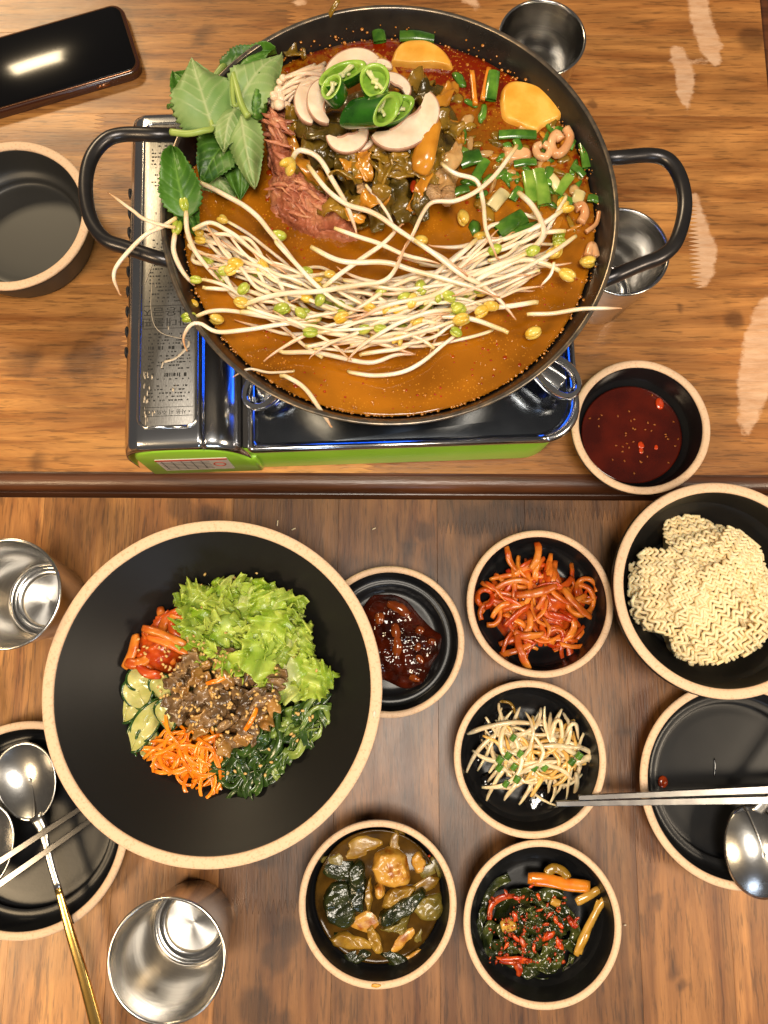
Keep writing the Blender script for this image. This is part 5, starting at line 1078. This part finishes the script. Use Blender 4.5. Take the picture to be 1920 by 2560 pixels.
for lab, pts, r in [('long sprout stretched over the top of the dish', [(1168, 1835, .016), (1215, 1818, .022), (1290, 1806, .024), (1365, 1814, .019)], .0021), ('dark sprout root arching at the far side of the dish', [(1243, 1752, .010), (1275, 1758, .014), (1290, 1785, .016), (1300, 1805, .018)], .0014), ('sprout looped upright at the right of the dish', [(1378, 1850, .018), (1385, 1810, .024), (1400, 1802, .026), (1405, 1840, .024), (1400, 1880, .018)], .0018), ('second looped sprout by the right rim', [(1410, 1850, .016), (1425, 1815, .022), (1440, 1812, .022), (1446, 1850, .016)], .0018),
                    ('sprout pointing out to the right rim', [(1420, 1910, .018), (1455, 1900, .02), (1492, 1885, .019)], .0030), ('sprout tail hanging below the heap', [(1345, 1900, .024), (1340, 1940, .022), (1338, 1970, .016), (1335, 1995, .010)], .0018), ('sprout standing beside the chopstick tips', [(1440, 1930, .018), (1442, 1960, .016), (1434, 2000, .012)], .0022)]:
    V, Fc = tube(catmull(atl(pts), 26), r * np.interp(np.linspace(0, 1, 26), [0, .1, .7, 1], [.5, 1, .9, .4]), 8); tag(obj('seasoned_sprout', V, Fc, M_bs if 'dark' not in lab else M_olive), lab, 'bean sprout', GS)
for i, (x, y) in enumerate([(1283, 1845), (1250, 1900), (1248, 1920), (1285, 1918), (1300, 1885), (1336, 1920), (1362, 1920), (1265, 1960), (1292, 1948), (1448, 1890), (1430, 1905), (1270, 1890)]):
    z = .026; P = catmull([at(x - 5, y + 6, z), at(x + 5, y - 8, z + .001)], 6); V, Fc = tube(P, rnd(.0022, .0030), 10); tag(obj('chopped_onion', V, Fc, M_on), 'small chopped green onion bit among the seasoned sprouts', 'spring onion', 'green onion bits on the sprouts')

# ---- stewed zucchini
M_zb = mat('zucchini_broth', srgb(54, 36, 8), srgb(84, 58, 16), 70, .10, coat=0, spec=.22, bump=.15, bscale=80, bdist=.001)
liquid(B_zuc, .0205, .90, M_zb, 'zucchini_broth', 'thin brown broth around the stewed zucchini', 'broth', .00025)
M_zs = mat('zucchini_skin', srgb(24, 30, 12), srgb(48, 54, 22), 90, .22, coat=.25, bump=.5, bscale=260, bdist=.0015); M_zf = mat('zucchini_flesh', srgb(124, 90, 20), srgb(166, 130, 48), 80, .3, coat=.2, sss=.2, bump=.3, bscale=180, rand=.1); M_zp = mat('zucchini_pale', srgb(102, 90, 32), srgb(146, 126, 56), 80, .3, coat=.2, sss=.2, bump=.3, bscale=180)
M_zo = mat('zucchini_orange', srgb(152, 84, 14), srgb(190, 134, 46), 90, .3, coat=.2, bump=.4, bscale=160, c3=srgb(200, 150, 60))
for i, (lab, pl, h, m, z0) in enumerate([('black skinned zucchini chunk at the left of its dish', [(808, 2240), (830, 2205), (862, 2205), (880, 2240), (890, 2290), (872, 2315), (835, 2310), (815, 2285)], .012, M_zs, .0195), ('narrow black zucchini slice beside the orange lump', [(876, 2170), (895, 2150), (912, 2170), (912, 2240), (905, 2275), (880, 2265), (874, 2220)], .012, M_zs, .0195),
        ('orange zucchini lump at the top of the stew dish', [(930, 2170), (945, 2135), (975, 2122), (1008, 2140), (1022, 2180), (1018, 2205), (985, 2212), (950, 2205)], .015, M_zo, .021), ('small orange lump at the upper right of the stew dish', [(1028, 2140), (1045, 2130), (1062, 2148), (1058, 2172), (1042, 2178), (1030, 2160)], .010, M_zo, .0195),
        ('diagonal dark zucchini slice in the middle of the stew', [(948, 2302), (960, 2275), (1010, 2245), (1050, 2222), (1054, 2250), (1020, 2280), (975, 2308), (952, 2312)], .015, M_zs, .0205), ('yellow zucchini wedge above the diagonal slice', [(958, 2260), (970, 2225), (1010, 2212), (1035, 2218), (1025, 2240), (985, 2270)], .012, M_zf, .0195),
        ('translucent square zucchini piece at the right of the stew', [(1030, 2270), (1060, 2240), (1098, 2235), (1106, 2270), (1090, 2300), (1055, 2298)], .009, M_zp, .0195), ('pale zucchini triangle below the diagonal slice', [(950, 2318), (985, 2305), (1022, 2285), (1012, 2330), (985, 2332)], .010, M_zp, .0200),
        ('long yellow zucchini piece at the lower left of the stew', [(822, 2345), (850, 2330), (900, 2340), (930, 2365), (905, 2372), (850, 2368)], .008, M_zf, .0195), ('pale zucchini sliver between the dark slices', [(912, 2250), (918, 2200), (926, 2190), (930, 2240), (922, 2275)], .012, M_zf, .0195), ('small nub of zucchini in the centre of the stew', [(936, 2215), (955, 2205), (962, 2225), (945, 2240)], .014, M_zo, .0195),
        ('dark zucchini piece sunk at the near side of the stew', [(860, 2385), (910, 2370), (930, 2385), (900, 2405), (870, 2405)], .005, M_zs, .0195), ('soft zucchini shred near the lower middle of the stew', [(915, 2320), (930, 2310), (955, 2370), (945, 2385), (925, 2360)], .007, M_zf, .0195)]):
    pl = [(np.mean([p[0] for p in pl]) * -.14 + p[0] * 1.14, np.mean([p[1] for p in pl]) * -.14 + p[1] * 1.14) for p in pl]; V, Fc = star(atl(pl, z0), z0 - .006, h * .55 + .006, .10, 20, 64, .0014, 220, i, oct=3); V[:, :2] += .0008 * np.column_stack([fn(V, 400, i), fn(V, 400, i + 9)]); tag(obj('zucchini_piece', V, Fc, m), lab, 'zucchini', 'stewed zucchini pieces')
for i, (x, y) in enumerate([(840, 2150), (1060, 2210), (870, 2340), (1000, 2360), (1050, 2340), (900, 2120), (985, 2390), (930, 2300), (1075, 2175), (985, 2105), (850, 2180), (1020, 2400)]):
    V, Fc = blob(at(x, y, .0192), np.array([rnd(26, 46), rnd(16, 28), 6]) * sc(x, y), 3, .42, 2.6, i + 60, rnd(0, 6), oct=3); V[:, 2] = np.minimum(V[:, 2], .0212); tag(obj('zucchini_scrap', V, Fc, [M_zp, M_zf, M_zs, M_zo][i % 4]), 'small zucchini scrap half sunk in the brown broth', 'zucchini', 'sunken zucchini scraps')
V, Fc = blob(at(1073, 2140, .021), (.0015, .0012, .0006), 1); tag(obj('chilli_piece', V, Fc, M_redp), 'tiny red chilli piece floating in the zucchini broth', 'chilli')

# ---- green leaf kimchi
M_gk = mat('green_kimchi_leaf', srgb(28, 38, 14), srgb(74, 80, 32), 80, .16, coat=.55, bump=.5, bscale=220, rand=.3, bdist=.0015); M_gs = mat('green_kimchi_stalk', srgb(176, 130, 40), srgb(204, 158, 70), 60, .2, coat=.5, sss=.1, rand=.1); M_go = mat('orange_kimchi_stalk', srgb(206, 110, 20), srgb(222, 138, 36), 60, .2, coat=.5)
M_gf = mat('kimchi_chilli', srgb(158, 36, 10), srgb(206, 84, 24), 200, .26, coat=.3, rand=.3)
GK = 'green kimchi leaves in the small dish'
V, Fc = star(atl([(1230, 2330), (1245, 2270), (1300, 2235), (1360, 2235), (1410, 2280), (1415, 2350), (1370, 2405), (1300, 2410), (1250, 2385)], .010), .0066, .0135, .4, 18, 60, .0022, 220, 8, oct=3); tag(obj('kimchi_mound', V, Fc, M_gk), 'packed core of the green kimchi heap', 'kimchi')
for i in range(46):
    a0 = rnd(0, 6.28); rr = rnd(15, 132); da = rnd(.5, 1.3) * random.choice((-1, 1)); z = .022 - .010 * (rr / 120) ** 2 + rnd(-.002, .003); pts = []
    for k in np.linspace(0, 1, 5): q = a0 + da * k; r2 = rr * (1 + .15 * math.sin(3 * k + i)); pts.append(at(1318 + r2 * math.cos(q), 2325 + r2 * .95 * math.sin(q), z + rnd(-.001, .001)))
    V, Fc = ribbon(catmull(pts, 16), rnd(.004, .009), .0007, 5, cup=rnd(-.3, .3), wob=.3, seed=i, twist=rnd(-1, 1)); tag(obj('kimchi_leaf', V, Fc, M_gk), 'dark green kimchi leaf strand in the lowest row dish', 'kimchi', GK)
parts = []
for k in range(150):
    x, y = 1318 + np.clip(rng.normal(), -1.6, 1.6) * 58, 2325 + np.clip(rng.normal(), -1.5, 1.5) * 54; v, f = blob(at(x, y, .0245 + rnd(-.001, .0035)), np.array([1, .6, .4]) * rnd(.0008, .0021), 1, .3, 2, k, rnd(0, 6)); parts.append((v, f))
V, Fc, _ = merge(parts); o = obj('chilli_flakes', V, Fc, M_gf); o['kind'] = 'stuff'; tag(o, 'red chilli flakes clinging to the green kimchi leaves', 'chilli flakes')
for i, (lab, pts, r, m) in enumerate([('broad orange kimchi stalk across the top of its dish', [(1320, 2195), (1370, 2200), (1420, 2210), (1474, 2216)], .0052, M_go), ('short yellow kimchi stalk by the right rim of its dish', [(1440, 2256), (1470, 2240), (1498, 2222)], .0034, M_gs), ('long thin yellow kimchi stalk leaning on the right', [(1440, 2388), (1465, 2330), (1490, 2280), (1508, 2248)], .0030, M_gs), ('second thin kimchi stalk close along the long one', [(1448, 2385), (1478, 2310), (1498, 2250)], .0022, M_gs), ('yellow kimchi stalk bit at the left of the heap', [(1254, 2318), (1275, 2310), (1282, 2325)], .0045, M_gs), ('pale kimchi stalk bit on top of the heap', [(1378, 2250), (1398, 2262)], .0034, M_gs), ('brown kimchi leaf curl at the far rim of its dish', [(1365, 2185), (1385, 2170), (1410, 2180), (1418, 2195)], .004, M_olive)]):
    P = catmull(atl(pts, .0215), 16); V, Fc = tube(P, r * np.interp(np.linspace(0, 1, 16), [0, .1, .9, 1], [.75, 1, .95, .8]), 10, flat=.55); V += .0004 * fn(V, 300, i)[:, None]; tag(obj('kimchi_stalk', V, Fc, m), lab, 'kimchi', 'kimchi stalks')
for i, (x, y, s) in enumerate([(1345, 2240, 10), (1290, 2245, 9), (1285, 2285, 10), (1390, 2300, 11), (1375, 2285, 10), (1400, 2315, 10), (1365, 2310, 8), (1430, 2310, 10), (1440, 2300, 8), (1370, 2340, 16), (1400, 2360, 15), (1305, 2355, 13), (1290, 2345, 10), (1265, 2235, 9), (1330, 2215, 7), (1287, 2290, 13), (1265, 2365, 9), (1335, 2370, 8), (1310, 2300, 6), (1350, 2275, 6)]):
    V, Fc = blob(at(x, y, .0275), np.array([1.2, .55, .25]) * s * .85 * sc(x, y, .026), 2, .4, 3, i, rz=rnd(0, 6)); tag(obj('chilli_piece', V, Fc, M_gf), 'small red chilli piece scattered over the green kimchi', 'chilli', 'chilli pieces on the green kimchi')
for i, pts in enumerate([[(1222, 2300), (1228, 2265), (1250, 2246), (1285, 2240)], [(1240, 2395), (1270, 2398), (1330, 2402)], [(1285, 2395), (1298, 2425), (1295, 2440)], [(1250, 2400), (1290, 2410)], [(1420, 2290), (1440, 2320)]]):
    P = catmull(atl(pts, .0225), 14); V, Fc = tube(P, .0026 * np.sin(np.linspace(.4, 2.8, 14)) ** .5, 8, flat=.4); V += .0006 * fn(V, 420, i)[:, None]; tag(obj('red_kimchi_shred', V, Fc, M_gf), ['red shred curving at the left of the green kimchi', 'long red shred at the near side of the green kimchi', 'red shred pointing down at the near rim', 'thick red lump shred at the lower left of the kimchi', 'red shred at the right of the kimchi heap'][i], 'kimchi', 'red kimchi shreds')

# ---- big bowl: mixed rice bowl toppings
def zb_(x, y, top=.050): d = math.hypot(x - 590, y - 1700) / 290; return top - .020 * d * d
BP = [(330, 1740), (350, 1600), (400, 1540), (480, 1470), (560, 1420), (680, 1420), (780, 1500), (820, 1620), (810, 1760), (760, 1850), (690, 1920), (600, 1950), (500, 1960), (410, 1920), (345, 1850)]
M_bed = mat('shredded_bed', srgb(44, 50, 20), srgb(80, 84, 34), 80, .4, bump=.6, bscale=200, bdist=.002)
V, Fc = star(atl([(590 + (x - 590) * .84, 1705 + (y - 1705) * .84) for x, y in BP], .030), .012, .032, .35, 26, 90, .002, 160, 2); tag(obj('vegetable_bed', V, Fc, M_bed), 'bed of chopped greens under the toppings of the big bowl', 'greens')
# lettuce
M_let = mat('lettuce', srgb(124, 156, 34), srgb(184, 200, 88), 34, .36, sss=.2, bump=.25, bscale=200, rand=.14, coat=.15)
T = NT(M_let); Bn = T.n['Principled BSDF']; src = Bn.inputs['Base Color'].links[0].from_socket; vn = T.new('ShaderNodeAttribute', _attribute_name='rib'); x = T.new('ShaderNodeMix', _data_type='RGBA'); T.link(vn.outputs['Fac'], x.inputs[0]); T.link(src, x.inputs[6]); x.inputs[7].default_value = (*srgb(206, 204, 146), 1); T.link(x.outputs[2], Bn.inputs['Base Color'])
def lettuce(label, cx, cy, z, L, W_, ang, tilt, seed, rib=.3, frill=1.0, roll=0.0):
    s = sc(cx, cy, z); L *= s; W_ *= s; nu, nv = 46, 31; rr = np.random.default_rng(seed); ph = rr.uniform(0, 6.28, 8); G = np.zeros((nu, nv, 3)); A_ = np.zeros((nu, nv))
    for i in range(nu):
        u = i / (nu - 1)
        for j in range(nv):
            v = -1 + 2 * j / (nv - 1); e = max(abs(v), (2 * u - 1) if u > .5 else 0) ** 3
            w2 = W_ / 2 * (.45 + .55 * math.sin(math.pi * min(u * .75 + .05, 1)) ** .8); ar = v * 4 + u * 12
            jag = 1 + .10 * e * math.sin(3.1 * ar + ph[0]) + .07 * e * math.sin(7.3 * ar + ph[1])
            x = (u - .5) * L * (1 + .06 * e * math.sin(4 * ar + ph[2])); y = v * w2 * jag
            zz = frill * (.0056 * e * math.sin(2.2 * ar + ph[3]) + .0030 * e * math.sin(5.1 * ar + ph[4])) + .0016 * math.sin(5 * u + 3 * v + ph[5]) + .0012 * math.sin(9 * v - 6 * u + ph[6]) + .35 * math.copysign(1, math.sin(ph[7])) * (v * v) * w2
            G[i, j] = (x, y, zz); A_[i, j] = rib * max(0, 1 - (abs(v) / .45) ** 2) * (1 - .6 * u)
    W = rotz(rotx(roty(G.reshape(-1, 3), tilt), roll), ang) + at(cx, cy, z)
    surf = lambda Q: np.interp(np.linalg.norm(Q[:, :2] - B_big['c'][:2], axis=1) / br, [.24, .31, .43, .57, .78, .93, 1.2], [.008, .009, .019, .036, .058, .074, .12])
    for _ in range(10):                                            # rest the piece on the bowl wall, inside the rim
        pen = (surf(W) - W[:, 2]).max(); rmax = np.linalg.norm(W[:, :2] - B_big['c'][:2], axis=1).max()
        if pen < .001 and rmax < .82 * br: break
        d_ = B_big['c'][:2] - W[:, :2].mean(0); W[:, :2] += d_ / (np.linalg.norm(d_) + 1e-6) * .004; W[:, 2] += min(max(pen, 0) * .25, .0025)
    W[:, 2] = np.maximum(W[:, 2], surf(W) + .0015 + .0025 * np.abs(fn(W, 260, seed))); V, Fc = sheet(W.reshape(nu, nv, 3), .0005)
    tag(obj('lettuce_piece', V, Fc, M_let, attrs={'rib': np.concatenate([A_.ravel(), A_.ravel()])}), label, 'lettuce', 'torn lettuce pieces in the big bowl')
LP = [(480, 1560), (480, 1450), (520, 1400), (600, 1400), (690, 1420), (770, 1450), (810, 1540), (820, 1640), (790, 1680), (740, 1700), (700, 1650), (640, 1640), (560, 1620)]
for i, (x, y) in enumerate(scatter(LP, 20, 46)):
    lettuce('frilly light green lettuce piece in the big bowl', x, y, zb_(x, y, .056) + rnd(-.006, .010), rnd(130, 190), rnd(110, 160), rnd(0, 6.28), rnd(-.7, .7), 40 + i, rib=random.choice((.1, .3, 1.0)), roll=rnd(-.7, .7))
for i, (lab, x, y, L, W_, a) in enumerate([('lettuce piece sticking out to the upper left of the bowl', 495, 1445, 120, 80, R(150)), ('pale rib piece of lettuce on top of the pile', 640, 1430, 110, 70, R(70)), ('lettuce frill nearest the dark chopped greens', 790, 1690, 120, 90, R(-30)), ('pale square lettuce rib in the middle of the pile', 735, 1545, 70, 55, R(20)), ('pale lettuce rib above the brown mushrooms', 640, 1635, 110, 55, R(-10)), ('upright frilly lettuce tip at the far side of the bowl', 740, 1420, 90, 80, R(75)), ('lettuce frill at the right end of the pile', 800, 1560, 100, 90, R(5)), ('lettuce leaf draped over the red radish', 500, 1570, 120, 90, R(200))]):
    lettuce(lab, x, y, zb_(x, y, .064), L, W_, a, rnd(-.3, .3), 90 + i, rib=.9 if 'rib' in lab else .15, roll=rnd(-.3, .3))
# red radish in the bowl
V, Fc = star(atl([(318, 1640), (330, 1600), (370, 1560), (430, 1515), (480, 1530), (490, 1600), (480, 1660), (440, 1700), (410, 1720), (370, 1690), (325, 1685)], .034), .022, .032, .32, 20, 60, .0026, 230, 9, oct=3); tag(obj('radish_mound', V, Fc, M_rad2), 'red chilli coated radish mound in the big bowl', 'radish')
for i, (x, y) in enumerate(scatter([(325, 1650), (350, 1590), (420, 1525), (480, 1540), (480, 1620), (430, 1690), (370, 1690)], 12)):
    strip(x, y, zb_(x, y, .056) + rnd(0, .003), rnd(45, 80), rnd(18, 28), rnd(-.9, .5), rnd(-14, 14), M_rad if rnd(0, 1) < .55 else M_rad2, 'radish_strip', 'red coated radish strip in the big bowl', 'radish', 'radish strips in the big bowl')
for i, (x, y, a) in enumerate([(430, 1535, .5), (452, 1552, -.3), (395, 1560, .8), (345, 1655, .2), (372, 1680, -.4), (415, 1560, 1.2), (440, 1580, -.9), (330, 1630, 1.3)]):
    strip(x, y, zb_(x, y, .064), rnd(50, 85), rnd(20, 30), a, rnd(-12, 12), [M_rad2, M_rad][i % 2], 'radish_strip', 'red coated radish strip in the big bowl', 'radish', 'radish strips in the big bowl')
for lab, x, y, a in [('upper of two long orange radish strips in the big bowl', 412, 1590, R(-22)), ('lower of two long orange radish strips in the big bowl', 425, 1612, R(-24))]: strip(x, y, .062, 120, 22, a, -6, M_rad, 'radish_strip', lab, 'radish', 'radish strips in the big bowl')
# cucumber
M_cuf = mat('cucumber_flesh', srgb(176, 176, 96), srgb(204, 200, 132), 60, .22, coat=.4, sss=.25, bump=.2, bscale=200, rand=.08); M_cus = mat('cucumber_skin', srgb(26, 54, 18), srgb(50, 88, 30), 120, .22, coat=.4)
def cuke(label, cx, cy, z, a, b, ang, tx, ty, arc=6.2832):
    s = sc(cx, cy, z); A, B_ = a * s / 2, b * s / 2; n = 40; q = np.linspace(0, arc, n); rim = np.column_stack([A * np.cos(q), B_ * np.sin(q)]); t_ = thing('cucumber_slice', at(cx, cy, z), label, 'cucumber', 'cucumber slices in the big bowl')
    G = np.array([np.column_stack([rim * f, np.full(n, .0010 * math.sin(5 * f) + .0036 * f * f * np.sin(2 * q))]) for f in np.linspace(.02, 1, 9)]).transpose(1, 0, 2)
    tr = lambda W: rotz(roty(rotx(W, tx), ty), ang) + at(cx, cy, z)
    V, Fc = sheet(G, .0018); obj('flesh', tr(V), Fc, M_cuf, t_)
    P = np.column_stack([rim, .0010 * math.sin(5) + .0036 * np.sin(2 * q)]); V, Fc = tube(P, .0012, 8); obj('skin', tr(V), Fc, M_cus, t_)
for i, (lab, x, y, a, b, an, tx, ty) in enumerate([('cucumber slice at the top of the cucumber pile', 362, 1700, 90, 60, 10, .3, .1), ('cucumber slice with seeds facing up', 348, 1728, 84, 84, 60, .1, -.2), ('cucumber slice curled against the mushrooms', 405, 1730, 90, 62, 70, .5, .2), ('flat pale cucumber slice at the left of the pile', 322, 1765, 84, 74, 100, .1, -.3), ('long cucumber slice with thick dark skin', 370, 1800, 120, 62, 120, -.5, .1), ('pale cucumber slice beside the long one', 350, 1830, 100, 56, 110, -.2, -.2), ('cucumber slice below the long dark one', 370, 1858, 84, 54, 80, -.1, .2), ('lowest cucumber slice touching the carrot', 372, 1890, 76, 50, 40, -.3, .1), ('cucumber slice tucked under the mushrooms', 415, 1790, 84, 60, 85, .3, .3)]):
    cuke(lab, x, y, zb_(x, y, .056) + .001 * (i % 3), a, b, R(-an), tx, ty)
# carrot
M_car2 = mat('carrot_shred', srgb(232, 116, 10), srgb(244, 150, 30), 90, .28, coat=.35, sss=.2, rand=.1)
CP = [(365, 1910), (390, 1860), (430, 1820), (480, 1820), (530, 1850), (560, 1900), (550, 1940), (520, 1970), (470, 1975), (420, 1950)]
V, Fc = star(atl(CP, .030), .016, .024, .4, 16, 50, .002, 260, 5); tag(obj('carrot_mound', V, Fc, M_car2), 'packed mound of shredded carrot in the big bowl', 'carrot')
for i, (x, y) in enumerate(scatter(CP, 96)):
    strip(x, y, zb_(x, y, .053) + rnd(-.001, .006), rnd(60, 130), rnd(7, 12), rnd(0, 3.14), rnd(-36, 36), M_car2, 'carrot_shred', 'bright orange carrot shred in the big bowl', 'carrot', 'carrot shreds in the big bowl', flat=.35, power=.6, lift=rnd(.001, .005), curl=rnd(-.5, .5), n=12)
# chopped greens
M_ch = mat('chopped_greens', srgb(34, 58, 20), srgb(64, 92, 32), 70, .26, coat=.35, bump=.35, bscale=220, rand=.3); M_chl = mat('chopped_greens_light', srgb(92, 122, 44), srgb(142, 160, 76), 70, .3, coat=.3, bump=.3, bscale=220, rand=.15)
KP = [(560, 1960), (570, 1890), (620, 1840), (690, 1790), (760, 1760), (820, 1775), (800, 1830), (740, 1890), (690, 1930), (640, 1950)]
for i, (x, y) in enumerate(scatter(KP, 80)):
    a = R(50) + rnd(-.7, .7); s = sc(x, y, .045); L = rnd(60, 130) * s; z = zb_(x, y, .055) + rnd(-.006, .004); c = at(x, y, z)
    pts = [c + [t * L / 2 * math.cos(a) - .004 * math.sin(3 * t + i) * math.sin(a), t * L / 2 * math.sin(a) + .004 * math.sin(3 * t + i) * math.cos(a), .003 * (1 - t * t)] for t in np.linspace(-1, 1, 5)]
    light = x > 690 and rnd(0, 1) < .45
    V, Fc = ribbon(catmull(pts, 16), rnd(.003, .0065), .0005, 5, cup=rnd(-.4, .4), wob=.3, seed=i, twist=rnd(-.9, .9)); tag(obj('greens_strip', V, Fc, M_chl if light else M_ch), 'pale green chopped leaf strip in the big bowl' if light else 'dark green chopped leaf strip in the big bowl', 'greens', 'chopped green strips in the big bowl')
# brown mushrooms
M_br = mat('braised_mushroom', srgb(84, 64, 42), srgb(142, 112, 76), 90, .30, coat=.3, bump=.8, bscale=200, rand=.3, c3=srgb(112, 84, 54)); M_br2 = mat('braised_mushroom_tan', srgb(146, 102, 48), srgb(176, 132, 72), 60, .24, coat=.5, bump=.3, bscale=200, rand=.15)
MP = [(425, 1760), (440, 1680), (480, 1630), (560, 1610), (640, 1630), (700, 1680), (700, 1750), (660, 1800), (620, 1850), (560, 1870), (540, 1820), (470, 1810), (430, 1800)]
V, Fc = star(atl(MP, .036), .022, .028, .4, 20, 60, .003, 200, 7, oct=3); tag(obj('mushroom_mound', V, Fc, M_br), 'packed brown mound of braised mushroom in the big bowl', 'mushroom')
for i, (x, y) in enumerate(scatter(MP, 58, 22)):
    z = zb_(x, y, .062) + rnd(-.002, .003); s = sc(x, y, z); c = at(x, y, z)
    if i % 3:
        g0 = np.linspace(-1, 1, 12); U, W2 = np.meshgrid(g0, g0, indexing='ij'); ww = rnd(13, 24) * s; ll = rnd(16, 32) * s; q = np.column_stack([U.ravel() * ll * (1 + .25 * np.sin(4 * W2.ravel() + i)), W2.ravel() * ww * (1 - .35 * U.ravel() ** 2 + .2 * np.sin(5 * U.ravel() + 2 * i)), np.zeros(144)])
        q[:, 2] = .0026 * fn(q, 260, i, 3) + .35 * (W2.ravel() ** 2) * ww * random.choice((-1, 1)); V, Fc = sheet((rotz(rotx(q, rnd(-.7, .7)), rnd(0, 6.28)) + c + [0, 0, .002]).reshape(12, 12, 3), .0016)
    else: V, Fc = blob(c, np.array([rnd(14, 26), rnd(10, 18), rnd(8, 12)]) * s, 3, .34, 2.8, i, rnd(0, 6.28), rnd(-.5, .5), oct=3)
    tan = rnd(0, 1) < .28; tag(obj('braised_mushroom', V, Fc, M_br2 if tan else M_br), 'tan braised mushroom piece in the middle of the big bowl' if tan else 'dark brown braised mushroom piece in the middle of the big bowl', 'mushroom', 'braised mushroom pieces in the big bowl')
for lab, x, y, a in [('carrot sliver beside the brown mushrooms and dark greens', 628, 1800, R(62)), ('thin carrot sliver over the brown mushrooms', 545, 1700, R(20))]: strip(x, y, .066, 62, 13, a, 4, M_car2, 'carrot_sliver', lab, 'carrot', 'carrot slivers')
pts = []
for x, y in scatter([(400, 1620), (470, 1580), (600, 1600), (700, 1650), (700, 1760), (650, 1850), (560, 1870), (440, 1790), (360, 1700), (380, 1650)], 190) + scatter(LP, 26) + scatter(KP, 16) + scatter([(330, 1600), (420, 1540), (480, 1600), (440, 1700), (340, 1690)], 24):
    pts.append((at(x, y, zb_(x, y, .0665) + rnd(0, .002)), rnd(0, 6.28), rnd(-.5, .5)))
seeds('sesame_seeds', 'toasted sesame seeds sprinkled over the big bowl toppings', pts, M_ses, .0018)

# ---- drops and crumbs
V, Fc = blob(at(1657, 1954, .0058), (.0042, .0048, .0016), 3, .06, 1.5, 3); tag(obj('sauce_drop', V, Fc, mat('red_sauce_drop', srgb(150, 40, 10), srgb(190, 70, 16), 200, .08, coat=.6)), 'round red sauce drop on the right hand black plate', 'sauce')
P = catmull(atl([(1786, 1895), (1788, 1915), (1786, 1942)], .0058), 10); V, Fc = tube(P, .0009 * np.sin(np.linspace(.3, 2.9, 10)), 6, flat=.5); tag(obj('sauce_streak', V, Fc, M_wet), 'thin wet streak in the middle of the right hand plate', 'sauce')
M_smear = mat('yellow_smear', srgb(206, 150, 44), None, rough=.4)
for lab, x, y, z, sx, sy in [('small yellow smear on the near rim of the zucchini dish', 939, 2464, .0402, 11, 4), ('pale chip mark on the right rim of the big bowl', 936, 1784, .0752, 3, 9), ('orange sauce speck on the pot side of the stove base', 615, 1142, .052, 0, 0)][:2]:
    s = sc(x, y, z); V, Fc = blob(at(x, y, z), (sx * s, sy * s, .0003), 2, .25, 2, x); tag(obj('smear', V, Fc, M_smear if 'yellow' in lab else M_mush), lab, 'smear')
M_crumb = mat('pale_crumb', srgb(226, 206, 176), None, rough=.6)
for i, (x, y, l, a) in enumerate([(694, 1308, 14, 1.5), (734, 1323, 10, .4), (935, 1322, 9, .5), (1562, 2312, 5, 0), (700, 1345, 6, 0)]):
    c = at(x, y, .0008); d = np.array([math.cos(a), math.sin(a), 0]) * l * sc(x, y) / 2; V, Fc = tube(catmull([c - d, c + [0, 0, .0006], c + d], 6), .0006, 6); tag(obj('crumb', V, Fc, M_crumb), ['pale curved crumb nearest the far rim of the big bowl', 'pale crumb touching the rim of the big bowl', 'pale crumb between the big bowl and the table joint', 'tiny crumb right of the green kimchi dish', 'tiny crumb under the far rim of the big bowl'][i], 'crumb', 'crumbs on the table')
